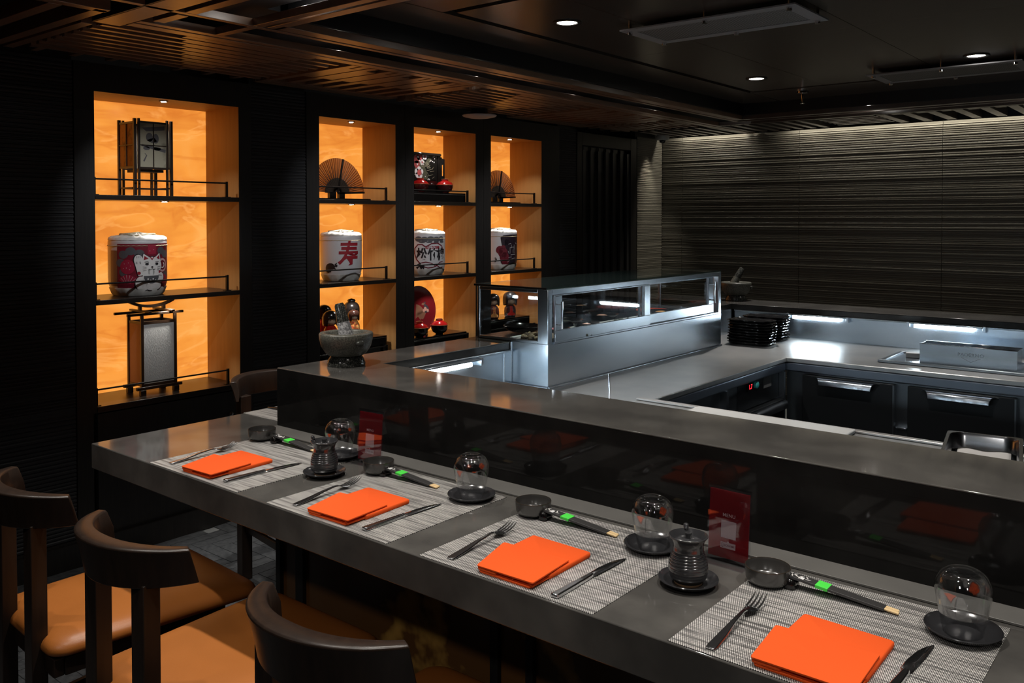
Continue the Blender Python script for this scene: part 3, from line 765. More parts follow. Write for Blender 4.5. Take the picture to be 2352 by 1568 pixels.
o = blobs('mushroom_pile', -2.17, 2.84, 1.1085, 46, .085, .010, .017, mush, .8, .02, 3); o['kind'] = 'stuff'; tag(o, 'heap of pale brown dried mushrooms at the near end of the display case', 'food')
o = blobs('leaf_pile', -2.13, 3.02, 1.1085, 34, .065, .009, .015, leafm, 1.3, .02, 5); o['kind'] = 'stuff'; tag(o, 'heap of dark dried leaves beside the pink slice in the case', 'food')
o = blobs('seaweed_pile', -2.14, 3.42, 1.1085, 44, .07, .009, .016, leafm, 1.6, .03, 9); o['kind'] = 'stuff'; tag(o, 'dark seaweed heap next to the middle bar of the case doors', 'food')
bowl_dark(-2.19, 2.97, .065, 'black bowl with a pink slice, near the mushroom heap')
bowl_dark(-2.35, 2.95, .085, 'black bowl at the front glass, nearest end of the case')
bowl_dark(-2.34, 3.25, .085, 'black bowl of dark greens in the middle of the case')
bowl_dark(-2.34, 3.55, .085, 'black bowl with pale pink fish against the front glass')
bowl_dark(-2.19, 3.20, .062, 'black bowl holding the salmon coloured round')
bowl_dark(-2.19, 3.86, .075, 'black bowl with orange slices in the far half of the case')
def dome(name, x, y, z, rx, ry, h, m, label, rz=0):
    rx *= .72; ry *= .72; h *= .6; z -= .004
    o = ob(name, G().lathe([(.9, 0), (1, .12), (.95, .4), (.75, .72), (.4, .93), (.05, 1)], 28), m, smooth=60, loc=(x, y, z), rot=(0, 0, rz)); o.scale = (rx, ry, h)
    tag(o, label, 'food'); return o
dome('fish_slice', -2.19, 2.97, 1.122, .040, .045, .036, pinkm, 'pink rounded piece in the near black bowl')
dome('fish_slice', -2.19, 3.20, 1.122, .035, .05, .032, salm, 'salmon pink round piece in the middle of the case')
dome('fish_slice', -2.34, 3.55, 1.120, .045, .06, .034, salm, 'pale pink piece in the bowl at the front glass')
dome('fish_slice', -2.19, 3.86, 1.125, .05, .055, .028, mat('orange_fish', (.80, .40, .12), .4), 'orange slices in the far black bowl')
dome('greens_mound', -2.34, 3.25, 1.120, .06, .06, .03, leafm, 'dark green mound in the middle black bowl')
o = ob('red_plate', G().lathe([(.001, .0), (.05, .0), (.085, .014), (.083, .018), (.05, .006), (.001, .006)], 32, caps=False), mat('orange_red', (.80, .07, .02), .4), smooth=40, loc=(-2.31, 3.98, 1.1085)); tag(o, 'orange red dish in the far half of the display case', 'plate')

# ---- items on the steel worktop
def wavy(w_, d_, seed, zt_=.0):
    rr = random.Random(seed); n = 44
    ph = [rr.uniform(0, 6) for _ in range(4)]
    def ring(s, z, am):
        out = []
        for k in range(n):
            a = 2 * pi * k / n; ca, sa = cos(a), sin(a)
            q = (abs(ca) ** 5 + abs(sa) ** 5) ** (-1 / 5)
            wv = 1 + am * (.55 * sin(9 * a + ph[0]) + .55 * sin(17 * a + ph[1]))
            out.append((ca * q * w_ / 2 * s * wv, sa * q * d_ / 2 * s * wv, z + am * .045 * sin(11 * a + ph[2])))
        return out
    return G().loft([ring(.86, 0, 0), ring(.90, .003, .01), ring(1.0, .012, .035), ring(.99, .0145, .035), ring(.90, .008, .01), ring(.5, .006, 0)])
plate_m = mat('black_wavy_plate', (.012, .012, .013), .14, spec=.7, bump=(60, .25, ONE))
pm = [wavy(.238, .158, s).mesh('plate', 45) for s in range(4)]
for m_ in pm: m_.materials.append(plate_m)
stack_words = ['bottom', 'second from bottom', 'third from bottom', 'fourth from bottom', 'middle', 'fourth from top', 'third from top', 'second from top', 'top']
for st, (cx, cy, nm_) in enumerate(((-1.968, 4.445, 'front stack'), (-1.985, 4.665, 'rear stack'))):
    for k in range(9):
        o = bpy.data.objects.new('wavy_plate', pm[(k * 3 + st) % 4]); COL.objects.link(o)
        o.location = (cx + rnd.uniform(-.003, .003), cy + rnd.uniform(-.003, .003), .9275 + k * .0145); o.rotation_euler = (0, 0, (k % 2) * pi)
        tag(o, 'black wavy-edged plate, %s in the %s' % (stack_words[k], nm_), 'plate', 'black plates stacked on the steel worktop')
t = thing('worktop_tray', 'long steel gutter tray set into the worktop under the compartment box', 'tray', (0, 0, .9275))
ob('tray_base', G().box(-1.24, 4.262, 0, -.35, 4.60, .003), steel, t)
ob('tray_rim', G().box(-1.262, 4.246, 0, -.33, 4.2615, .013).box(-1.262, 4.262, 0, -1.2405, 4.60, .010).box(-1.262, 4.6005, 0, -.33, 4.615, .010), steel_dk, t, bevel=.003)
o = ob('pale_block', G().box(-.03, -.02, 0, .03, .02, .024), mat('pale_block', (.50, .50, .50), .6), bevel=.003, loc=(-1.165, 4.47, .931), rot=(0, 0, .3)); tag(o, 'small pale block beside the compartment box', 'block')
t = thing('compartment_box', 'steel garnish box with open compartments and embossed maker lettering', 'container', (-1.104, 4.352, .931))
w_, d_, h_ = .399, .118, .086
ob('shell', G().box(0, 0, 0, w_, .003, h_).box(0, d_ - .003, 0, w_, d_, h_).box(0, .0031, 0, .003, d_ - .0031, h_).box(w_ - .003, .0031, 0, w_, d_ - .0031, h_).box(.0031, .0031, 0, w_ - .0031, d_ - .0031, .003), steel, t)
for k in range(1, 6): ob('divider', G().box(k * w_ / 6 - .001, .0032, .004, k * w_ / 6 + .001, d_ - .0032, h_ - .003), steel, t)
for k in range(6): ob('inset', G().box(k * w_ / 6 + .008, .005, .0662, (k + 1) * w_ / 6 - .006, d_ - .005, .0675), mat('inset_dark', (.06, .062, .065), .4, .6), t)
ob('rim', G().box(-.002, -.003, h_, w_ + .002, .006, h_ + .003).box(-.002, d_ - .006, h_, w_ + .002, d_ + .003, h_ + .003), chrome, t, bevel=.001)
lm = text_mesh('PADERNO', .021, 'lettering', 1.12, .0); lm.materials.append(steel_dk)
ob('lettering', lm, None, t, loc=(.215, -.0006, .052), rot=(pi / 2, 0, 0), solid=.001)
ob('emblem', G().tube([(.175, -.0006, .040), (.215, -.0006, .020), (.255, -.0006, .040)], .0009, 6), steel_dk, t)
o = ob('cutting_board', G().box(-1.434, 2.36, .9275, -.892, 2.792, .941), white_plastic, bevel=.004); tag(o, 'white plastic cutting board on the near worktop behind the bar', 'cutting board')
def gnpan(name, x, y, z, rz, W_, D_, H_, label):
    t = thing(name, label, 'pan', (x, y, z), rz)
    def rr(w, d, r, zz, n=6):
        out = []
        for cx, cy, a0 in ((w / 2 - r, d / 2 - r, 0), (-w / 2 + r, d / 2 - r, pi / 2), (-w / 2 + r, -d / 2 + r, pi), (w / 2 - r, -d / 2 + r, 1.5 * pi)):
            for k in range(n): a = a0 + pi / 2 * k / (n - 1); out.append((cx + r * cos(a), cy + r * sin(a), zz))
        return out
    ob('pan', G().loft([rr(W_ - .03, D_ - .03, .03, .0), rr(W_ - .018, D_ - .018, .032, H_ - .004), rr(W_, D_, .012, H_ - .004), rr(W_ + .002, D_ + .002, .012, H_), rr(W_ - .014, D_ - .014, .034, H_ + .0002), rr(W_ - .022, D_ - .022, .034, H_ - .008), rr(W_ - .034, D_ - .034, .03, .003)], caps=False).add(rr(W_ - .034, D_ - .034, .03, .003), [tuple(range(24))]), mat('pan_steel', (.42, .43, .45), .2, 1), t, smooth=40)
    return t
t = gnpan('steel_pan', -.472, 2.452, .9275, radians(9), .176, .325, .094, 'deep steel gastronorm pan with white paper inside, behind the bar')
def pap(u, v): return ((u - .5) * .125, (v - .5) * .27 + .02, .050 + .002 * sin(u * 9) * v + .004 * v * v)
o = ob('paper_towel', G().grid(pap, 14, 14), mat('paper_towel', (.68, .66, .63), .9, bump=(120, .4, ONE)), smooth=60, solid=.001, loc=(-.472, 2.452, .9275), rot=(0, 0, radians(9))); tag(o, 'white textured paper towel lying in the steel pan', 'paper towel')
gnpan('steel_pan', -.262, 2.43, .9275, radians(9), .176, .325, .085, 'second steel pan cut off by the right edge of the picture')
o = ob('strainer_plate', G().lathe([(.001, .0), (.06, .002), (.078, .020), (.076, .022), (.058, .005), (.001, .003)], 36, caps=False), mat('strainer_steel', (.45, .46, .48), .35, 1, bump=(180, 1, ONE)), smooth=60, loc=(-.655, 2.50, .9275)); tag(o, 'round perforated steel strainer left of the paper-lined pan', 'strainer')
o = ob('upright_rod', G().tube([(-1.423, 2.2, .9275), (-1.423, 2.2, 1.137)], .0028, 8), chrome, smooth=60); tag(o, 'thin upright steel rod just behind the bar top', 'rod')

# ---- stone mortars
def mortar(x, y, z, rz, label, tilt):
    t = thing('mortar', label, 'mortar', (x, y, z), rz, 'granite mortars on the bar')
    ob('bowl', G().lathe([(.060, .036), (.070, .044), (.084, .066), (.0905, .092), (.0915, .107), (.089, .1115), (.072, .1125), (.068, .108), (.062, .085), (.045, .066), (.001, .060)], 48, caps=False), granite, t, smooth=60)
    ob('foot', G().lathe([(.064, 0), (.0655, .006), (.060, .022), (.052, .034), (.0575, .040)], 40), granite_pol, t, smooth=60)
    for s in (1, -1):
        ob('lug', G().lathe([(.2, -1), (.8, -.8), (1, -.1), (.85, .6), (.3, 1)], 18), granite_pol, t, smooth=60, loc=(.089 * s, 0, .082)).scale = (.011, .019, .011)
    return t
def pestle(x, y, z, dx, dy, label, m2):
    d = Vector((dx, dy, 1)).normalized(); b = Vector((x, y, z))
    t = thing('pestle', label, 'pestle', (x, y, z))
    ob('grip', G().tube([d * .078, d * .135, d * .143], [.0215, .017, .013], 24), granite_pol, t, smooth=40, label='polished dark upper half')
    ob('head', G().tube([d * .0, d * .004, d * .0778], [.018, .0265, .0218], 24), m2, t, smooth=40)
    return t
mortar(-2.326, 1.953, 1.0995, radians(-8), 'speckled stone mortar on the near corner of the bar', 0)
pestle(-2.318, 1.955, 1.0995 + .071, -.22, -.10, 'stone pestle leaning in the near mortar', granite_raw)
mortar(-2.319, 5.0, 1.0995, radians(200), 'smaller-looking stone mortar at the far bar corner by the ribbed wall', 0)
pestle(-2.345, 4.985, 1.0995 + .071, .42, .35, 'stone pestle leaning right in the far mortar', granite)
# ================================================================== TABLE SETTINGS
ORD = ['nearest the display niches', 'second from the niches', 'second from the right', 'nearest the camera at the right']
def blade_strip(pts, thick):
    """pts: (s, z, halfwidth, offset) along +y; closed strip"""
    rings = [[(o_ - w, s, z), (o_ + w, s, z), (o_ + w * .8, s, z + thick), (o_ - w * .8, s, z + thick)] for s, z, w, o_ in pts]
    return G().loft(rings)
def make_fork():
    t = thing('fork', '', 'fork', group='polished forks on the placemats')
    ob('handle', blade_strip([(0, .001, .0085, 0), (.01, .0015, .0100, 0), (.05, .0045, .0085, 0), (.095, .010, .0050, 0), (.135, .0125, .0036, 0), (.147, .0115, .0042, 0)], .0032), cutlery, t, smooth=50, bevel=.0008)
    ob('head', blade_strip([(.1472, .0115, .0045, 0), (.155, .0088, .0095, 0), (.165, .0062, .0122, 0), (.177, .0055, .0128, 0)], .0022), cutlery, t, smooth=50)
    for k in range(4):
        o_ = (k - 1.5) * .0072
        ob('tine', G().tube([(o_, .1765, .0066), (o_, .195, .0085), (o_ * .97, .210, .013), (o_ * .96, .2205, .0185)], [.0022, .0020, .0017, .0007], 8), cutlery, t, smooth=60)
    return t
def make_knife():
    t = thing('knife', '', 'knife', group='polished knives on the placemats')
    ob('handle', blade_strip([(0, .0006, .0075, 0), (.006, .0003, .0095, 0), (.06, .0003, .0085, 0), (.115, .0003, .0065, 0), (.125, .0008, .0055, 0)], .0075), cutlery, t, bevel=.002)
    ob('blade', blade_strip([(.1252, .0020, .0050, 0), (.130, .0020, .0092, -.002), (.165, .0020, .0105, -.002), (.200, .0020, .0092, 0.0), (.222, .0020, .0060, .003), (.238, .0020, .0012, .0072)], .0016), cutlery, t, smooth=50)
    return t
def make_napkin(k):
    t = thing('napkin', '', 'napkin', group='orange folded cloth napkins on the placemats')
    rr = random.Random(40 + k); j = lambda s=.002: rr.uniform(-s, s)
    # back leaf, then the front leaf lying over it, skewed a little to the left
    def leaf(q, z0, z1, lift=0.0):
        rings = []; cxm = sum(a for a, b in q) / 4; cym = sum(b for a, b in q) / 4
        for z, k_ in ((z0, .985), (z0 + (z1 - z0) * .4, 1.0), (z0 + (z1 - z0) * .8, .995), (z1, .965)):
            out = []
            for i in range(4):
                p0, p1, p2 = Vector(q[i - 1]), Vector(q[i]), Vector(q[(i + 1) % 4]); r = .006
                a_ = p1 + (p0 - p1).normalized() * r; c_ = p1 + (p2 - p1).normalized() * r
                for t_ in (0, .25, .5, .75, 1):
                    b_ = (1 - t_) ** 2 * a_ + 2 * t_ * (1 - t_) * p1 + t_ ** 2 * c_
                    px, py = cxm + (b_.x - cxm) * k_, cym + (b_.y - cym) * k_
                    out.append((px, py, z + lift * max(0, (px - cxm) / .08) ** 2))
            rings.append(out)
        return G().loft(rings)
    sk = (.035, .030, .035, .012)[k]
    NL, NR, FR, FL = (sk - .006, -.006), (.169 + j(), -.008), (.162 + j(), .128), (-.006, .124)
    ob('back_fold', leaf([(.012 + j(), .05), (.166 + j(), .05), (.164 + j(), .200), (.010 + j(), .206)], .0002, .0105), napkin_m, t, smooth=45)
    ob('lower_layer', leaf([(NL[0] + .004, -.004), (NR[0] - .008, -.005), (.155, .10), (.0, .10)], .0002, .0050), napkin_m, t, smooth=45)
    ob('front_fold', leaf([NL, NR, FR, FL], .0108, .0150, .0012), napkin_m, t, smooth=45)
    ob('fold_edge', leaf([(NL[0] + .001, NL[1] + .001), (NL[0] + .05, NL[1] + .0005), (.03, .122), (FL[0] + .001, FL[1] - .001)], .0052, .0106), napkin_m, t, smooth=45)
    # loose corner pulled open on the right side
    def flap(u, v):
        x = .112 + .052 * u; y = -.002 + .10 * v
        return (x, y, .0025 + .0095 * sin(pi * min(1, u * 1.05)) ** .7 * (1 - .6 * v) + .001)
    ob('corner_flap', G().grid(flap, 10, 8), napkin_m, t, smooth=60, solid=.0022)
    return t
def make_bowl():
    t = thing('sauce_bowl', '', 'bowl', group='small black sauce bowls behind the placemats')
    ob('bowl', G().lathe([(.024, 0), (.026, .002), (.036, .005), (.041, .012), (.0425, .027), (.0425, .034), (.0410, .0345), (.0395, .030), (.0385, .013), (.033, .0075), (.001, .0065)], 44, caps=False), ceramic_matt, t, smooth=60)
    ob('rim_edge', G().tube([(.0418 * cos(a), .0418 * sin(a), .0345) for a in [2 * pi * k / 44 for k in range(44)]], .0008, 6, closed=True), ceramic_brown, t, smooth=60, label='brownish worn rim')
    return t
def make_rest():
    t = thing('chopstick_rest', '', 'chopstick rest', group='glossy black chopstick rests')
    ob('rest', G().loft([[(-.012 * c_, -.019 + y, z) for c_, y, z in [(1, 0, .003), (.7, -.004, .0), (.0, -.005, .0), (-.7, -.004, 0), (-1, 0, .003), (-.8, 0, .018), (0, 0, .023), (.8, 0, .018)]],
                         [(-.014 * c_, -.012, z) for c_, z in [(1, .004), (.7, .0), (.0, .0), (-.7, 0), (-1, .004), (-.8, .018), (0, .023), (.8, .018)]],
                         [(-.011 * c_, 0, z) for c_, z in [(1, .004), (.7, .0), (.0, .0), (-.7, 0), (-1, .004), (-.8, .011), (0, .0125), (.8, .011)]],
                         [(-.014 * c_, .012, z) for c_, z in [(1, .004), (.7, .0), (.0, .0), (-.7, 0), (-1, .004), (-.8, .018), (0, .022), (.8, .018)]],
                         [(-.009 * c_, .018, z) for c_, z in [(1, .004), (.7, .002), (.0, .002), (-.7, .002), (-1, .004), (-.8, .014), (0, .016), (.8, .014)]]]), lacquer_black, t, smooth=80, subsurf=1)
    return t
def make_chop():
    """sleeved chopsticks; origin at the head end over the rest, pointing along +x and sloping down"""
    t = thing('chopsticks', '', 'chopsticks', group='disposable chopsticks in black paper sleeves')
    L = .178
    ob('sleeve', G().loft([[(x, -w, -.0015), (x, w, -.0015), (x, w * .9, .0032), (x, -w * .9, .0032)] for x, w in ((0, .0125), (.05, .0122), (.12, .0118), (L, .0112))]), paper_black, t, bevel=.0006)
    rr = random.Random(4); polys = []
    for (cx, cy, ang, ln) in ((.010, -.004, 1.9, .012), (.014, .004, .9, .011), (.018, -.002, 2.6, .013), (.026, .002, .5, .012), (.024, -.006, 1.4, .010), (.036, .004, 2.2, .010), (.040, -.003, .3, .011), (.006, .006, .2, .008)):
        c_, s_ = cos(ang), sin(ang)
        polys.append([(cx + c_ * a - s_ * b, cy + s_ * a + c_ * b) for a, b in ((-ln / 2, 0), (0, .0016), (ln / 2, 0), (0, -.0016))])
    g = G()
    for p_ in polys: g.prism([(max(.001, x), max(-.0105, min(.0105, y))) for x, y in p_], .0033, .0036)
    ob('leaf_print', g, ink_white, t)
    ob('seal_mark', G().box(.026, -.010, .0037, .033, -.0005, .0040), paper_white, t)
    ob('green_band', G().box(.056, -.0132, -.0022, .079, .0132, .0040), green_band, t, bevel=.0006)
    ob('stick', G().box(L - .02, -.0085, -.0002, L + .024, -.0005, .0028), bamboo, t, bevel=.0006)
    ob('stick', G().box(L - .02, .0005, -.0002, L + .022, .0085, .0028), bamboo, t, bevel=.0006)
    return t
def make_saucer(r, name, grp):
    t = thing('saucer', '', 'saucer', group=grp)
    ob('dish', G().lathe([(.001, .0005), (r * .55, .0), (r * .62, .0005), (r * .9, .0075), (r, .0135), (r * .985, .0150), (r * .90, .0105), (r * .66, .0040), (.001, .0035)], 48, caps=False), ceramic, t, smooth=60)
    return t
def make_glass():
    t = thing('tumbler', '', 'glass', group='stemless glasses standing upside down on saucers')
    prof = [(.0300, .0), (.0320, .006), (.0360, .025), (.0405, .048), (.0442, .070), (.0430, .084), (.0360, .098), (.0270, .1045), (.0235, .1060), (.0215, .1050), (.012, .1035), (.001, .1032)]
    ob('glass_body', G().lathe(prof, 56, caps=False), goblet, t, smooth=80)
    inn = [(r * .955 if r > .002 else r, z if z < .09 else z - .0035) for r, z in prof[:-4]] + [(.022, .0985), (.001, .0975)]
    ob('inner_surface', G().lathe(inn, 56, caps=False), goblet, t, smooth=80)
    return t
def make_pot():
    t = thing('soy_pot', '', 'soy sauce pot', group='ribbed black soy sauce pots on saucers')
    prof = [(.022, 0), (.0265, .001), (.0290, .006), (.0325, .0095)]
    for k in range(10):
        z = .0105 + k * .0054; r = .0372 - .0030 * abs((k - 3.0) / 3.4) ** 1.8
        prof += [(r - .0006, z), (r + .0003, z + .0022), (r, z + .0040)]
    prof += [(.0290, .0660), (.0283, .0700), (.0300, .0780), (.0340, .0850), (.0375, .0888), (.0372, .0900), (.0355, .0905), (.0320, .0850), (.0285, .0785)]
    ob('pot_body', G().lathe(prof, 48, caps=False), ceramic, t, smooth=60)
    ob('lid', G().lathe([(.0284, .0770), (.0265, .0800), (.018, .0832), (.0062, .0842), (.0056, .0885), (.0068, .0925), (.0062, .0945), (.001, .0950)], 36, caps=False), ceramic, t, smooth=60)
    ob('base_ring', G().lathe([(.0215, -.0012), (.0262, -.0012), (.0282, .0052), (.0265, .0055)], 40, caps=False), mat('bare_clay', (.36, .22, .12), .6), t, smooth=60, label='bare clay foot ring')
    ob('spout', G().tube([(-.020, .0290, .0885), (-.022, .0320, .0935), (-.0225, .0325, .0975), (-.0225, .0325, .0990)], [.0045, .0052, .0050, .0030], 14), ceramic, t, smooth=60)
    return t
def make_sign(full):
    t = thing('menu_sign', '', 'sign', group='red menu signs in clear acrylic holders')
    W_, H_ = .094, .150
    tl = Matrix.Rotation(radians(-4), 4, 'X')
    ob('holder', G().box(-W_ / 2, -.0034, .002, W_ / 2, -.0019, H_, M=tl).box(-W_ / 2, .0019, .002, W_ / 2, .0034, H_, M=tl).box(-W_ / 2, -.0034, H_ + .0001, W_ / 2, .0034, H_ + .0018, M=tl).box(-W_ / 2, -.030, 0, W_ / 2, .004, .0018), acrylic, t)
    ob('printed_sheet', G().box(-W_ / 2 + .003, -.0010, .008, W_ / 2 - .003, .0010, H_ - .006, M=tl), red_film, t)
    pk = mat('sheet_print', (.60, .46, .47), .6)
    yy = lambda z: z * math.tan(radians(4)) - .0014
    def lay(nm_, me, x, z, m_=pk, e=0.0):
        if not me.materials: me.materials.append(m_)
        ob(nm_, me, None, t, loc=(x, yy(z) + .0001 - e, z), rot=(pi / 2 + radians(-4), 0, 0))
    lay('heading', text_mesh('MENU', .0098, 'heading', 1.05, .00005), 0.0, .094)
    lay('blank_patch', G().box(-.0165, -.0175, 0, .0165, .0175, .0002).mesh('blank_patch'), 0.0, .066)
    lay('caption_plate', G().prism([(-.0165, -.006), (.0165, -.006), (.0165, .006), (.003, .006), (0, .0095), (-.003, .006), (-.0165, .006)], 0, .0002).mesh('caption_plate'), 0.0, .034)
    lay('caption', text_mesh('SCAN ME', .0058, 'caption', .95, .00003), .003, .034, ink_maroon, .0003)
    lay('phone_icon', G().box(-.0022, -.0042, 0, -.0016, .0042, .0001).box(.0016, -.0042, 0, .0022, .0042, .0001).box(-.0016, .0036, 0, .0016, .0042, .0001).box(-.0016, -.0042, 0, .0016, -.0030, .0001).mesh('phone_icon'), -.0125, .034, ink_maroon, .0003)
    return t

forkp, knifep, bowlp, restp, chopp = make_fork(), make_knife(), make_bowl(), make_rest(), make_chop()
saucp, glassp = make_saucer(.0605, 'saucer', 'black saucers under the upturned glasses'), make_glass()
mat_me = G().box(-.216, 0, 0, .216, .406, .0014).mesh('placemat'); mat_me.materials.append(weave)
def use(proto, first, loc, rz, label):
    if first:
        proto.location = loc; proto.rotation_euler = (0, 0, rz); proto['label'] = label; return proto
    return dup(proto, loc, rz, label)
MX = [-2.166, -1.607, -1.075, -.493]          # centres of the placemats
DAT = [ # fork xy, angle ; knife ; bowl ; rest ; chop tip ; saucer
    dict(f=(-2.318, 1.303, 3), k=(-2.047, 1.303, -2), b=(-2.354, 1.634), r=(-2.285, 1.640), s=(-1.999, 1.655)),
    dict(f=(-1.746, 1.302, 5), k=(-1.487, 1.296, -1), b=(-1.796, 1.620), r=(-1.765, 1.618), s=(-1.452, 1.618)),
    dict(f=(-1.224, 1.297, 3), k=(-.951, 1.285, 0), b=(-1.259, 1.621), r=(-1.219, 1.617), s=(-.933, 1.612)),
    dict(f=(-.640, 1.289, 2), k=(-.377, 1.290, -2), b=(-.674, 1.600), r=(-.632, 1.612), s=(-.335, 1.606))]
ZM = .9015
for i in range(4):
    q = ORD[i]; d = DAT[i]; f0 = i == 0
    o = bpy.data.objects.new('placemat', mat_me); COL.objects.link(o); o.location = (MX[i], 1.276, .9002)
    tag(o, 'grey woven placemat on the dining counter, %s' % q, 'placemat', 'woven placemats on the counter')
    use(forkp, f0, (d['f'][0], d['f'][1], ZM + .0002), radians(-d['f'][2] * -1), 'steel fork left of the orange napkin, setting %s' % q)
    use(knifep, f0, (d['k'][0], d['k'][1], ZM + .0002), radians(d['k'][2]), 'steel knife right of the orange napkin, setting %s' % q)
    n = make_napkin(i); n.location = (MX[i] - .094 + (.012 if i == 3 else 0), 1.290, ZM + .0002)
    n.rotation_euler = (0, 0, radians((3, 2, 1, 0)[i]))
    n['label'] = 'orange folded napkin, setting %s' % q
    use(bowlp, f0, (d['b'][0], d['b'][1], ZM + .0002 if i != 3 else .9004), radians(40 * i), 'small black sauce bowl, setting %s' % q)
    use(restp, f0, (d['r'][0], d['r'][1], ZM + .0002), radians(4), 'glossy black chopstick rest, setting %s' % q)
    c = use(chopp, f0, (d['r'][0] - .008, d['r'][1] + .002, ZM + .0215), radians(1), 'sleeved chopsticks with green band, setting %s' % q)
    c.rotation_euler = (0, radians(5.6), radians(1))
    use(saucp, f0, (d['s'][0], d['s'][1], ZM + .0002), 0, 'round black saucer under the glass, setting %s' % q)
    use(glassp, f0, (d['s'][0], d['s'][1], ZM + .0045), 0, 'upturned clear glass on its saucer, setting %s' % q)
potsauc = make_saucer(.0575, 'saucer', 'black saucers under the soy pots'); potp = make_pot()
use(potsauc, True, (-1.897, 1.515, .9004), 0, 'black saucer under the left soy pot'); use(potp, True, (-1.897, 1.515, .9004 + .0052), radians(70), 'ribbed black soy pot between the two left placemats')
use(potsauc, False, (-.790, 1.500, .9004), 0, 'black saucer under the right soy pot'); use(potp, False, (-.790, 1.500, .9004 + .0052), 0, 'ribbed black soy pot between the two right placemats')
sg = make_sign(True)
use(sg, True, (-1.889, 1.668, .9060 - .0054), radians(4), 'red menu sign behind the left soy pot')
use(sg, False, (-.778, 1.645, .9006), radians(-2), 'red menu sign behind the right soy pot')
# side setting on the left return
o = ob('placemat', G().box(-2.729, 1.817, .9002, -2.472, 2.26, .9016), weave); tag(o, 'grey woven placemat on the left return, half hidden by the bar', 'placemat')
f = dup(forkp, (-2.728, 1.925, .9018), radians(-90), 'steel fork on the placemat of the left return'); f.rotation_euler = (0, 0, radians(-88))

# ================================================================== STOOLS
def make_stool():
    t = thing('bar_stool', '', 'stool', group='dark wood stools with tan leather seats')
    # seat pad: rounded, edges rolled down; forward is +y
    def rr(w, y0, y1, r, z, n=7):
        out = []
        for cx, cy, a0 in ((w - r, y1 - r, 0), (-w + r, y1 - r, pi / 2), (-w + r, y0 + r, pi), (w - r, y0 + r, 1.5 * pi)):
            for k in range(n):
                a = a0 + pi / 2 * k / (n - 1); px, py = cx + r * cos(a), cy + r * sin(a)
                out.append((px * (.93 + .30 * max(0, py)), py, z))
        return out
    ob('seat', G().loft([rr(.205, .030, .570, .045, .484), rr(.226, .020, .590, .05, .490), rr(.230, .016, .595, .055, .503), rr(.222, .022, .588, .055, .519), rr(.200, .040, .560, .05, .5325), rr(.14, .09, .50, .05, .538), rr(.05, .2, .34, .04, .537)]), leather, t, smooth=80, subsurf=1)
    ob('seat_frame', G().box(-.190, .03, .435, .190, .055, .4815).box(-.190, .48, .435, .190, .505, .4815).box(-.195, .056, .435, -.170, .479, .4815).box(.170, .056, .435, .195, .479, .4815), black_wood_st, t, bevel=.002)
    for s in (-1, 1):
        ob('rear_leg', G().box(s * .108 - .0265, -.002, 0, s * .108 + .0265, .037, .817), black_wood_st, t, bevel=.002)
        ob('front_leg', G().loft([[(s * .185 + a, b + .50, 0) for a, b in ((-.016, -.016), (.016, -.016), (.016, .016), (-.016, .016))],
                                  [(s * .170 + a, b + .470, .481) for a, b in ((-.021, -.021), (.021, -.021), (.021, .021), (-.021, .021))]]), black_wood_st, t, bevel=.002)
        ob('stretcher', G().loft([[(s * .102 + a, .015, z) for a, z in ((-.009, .215), (.009, .215), (.009, .245), (-.009, .245))], [(s * .176 + a, .470, z) for a, z in ((-.009, .215), (.009, .215), (.009, .245), (-.009, .245))]]), black_wood_st, t, bevel=.002)
    ob('footrest', G().box(-.165, .478, .20, .165, .500, .235), black_wood_st, t, bevel=.003)
    ob('stretcher', G().box(-.075, -.012, .26, .075, .004, .285), black_wood_st, t, bevel=.002)
    # curved back band
    rings = []; n = 28
    for k in range(n + 1):
        u = -1 + 2 * k / n; a = u * radians(63)
        R0 = .221; th = .044 - .022 * abs(u) ** 1.5
        cx, cy = 0, .165
        dirx, diry = sin(a), -cos(a)
        ex = 1.0; ey = 1.0 + .0 * abs(u)
        def P(r, z):
            aa = a + (1 if u > 0 else -1) * max(0, abs(u) - .75) * 4 * radians(7) * (1 - (z - .808) / .097)
            return (cx + sin(aa) * r, cy - cos(aa) * r, z)
        zb = .808 + .004 * abs(u); ztp = .905 - .010 * abs(u) ** 2; tw = max(0, abs(u) - .8) * .45
        rings.append([P(R0 - .012, zb), P(R0 - .004, (zb + ztp) / 2), P(R0 + .008, ztp - .004), P(R0 + .004, ztp), P(R0 + .008 - th, ztp), P(R0 + .003 - th, ztp - .004), P(R0 - .012 - th * .75, (zb + ztp) / 2), P(R0 - .012 - th * .6, zb)])
    ob('backrest', G().loft(rings), black_wood_st, t, smooth=35, bevel=.002)
    return t
st = make_stool()
st.location = (-2.475, .945, 0); st.rotation_euler = (0, 0, radians(-3)); st['label'] = 'tan leather stool at the far left edge, its seat seen behind the middle stool'
dup(st, (-1.908, .935, 0), radians(0), 'tan leather stool in the middle of the row, curved backrest fully in view')
dup(st, (-1.243, .938, 0), radians(0), 'tan leather stool nearest the camera, its curved backrest cut by the bottom edge')
dup(st, (-3.375, 2.345, 0), radians(-90), 'dark stool at the left return, backrest beside the display niche')
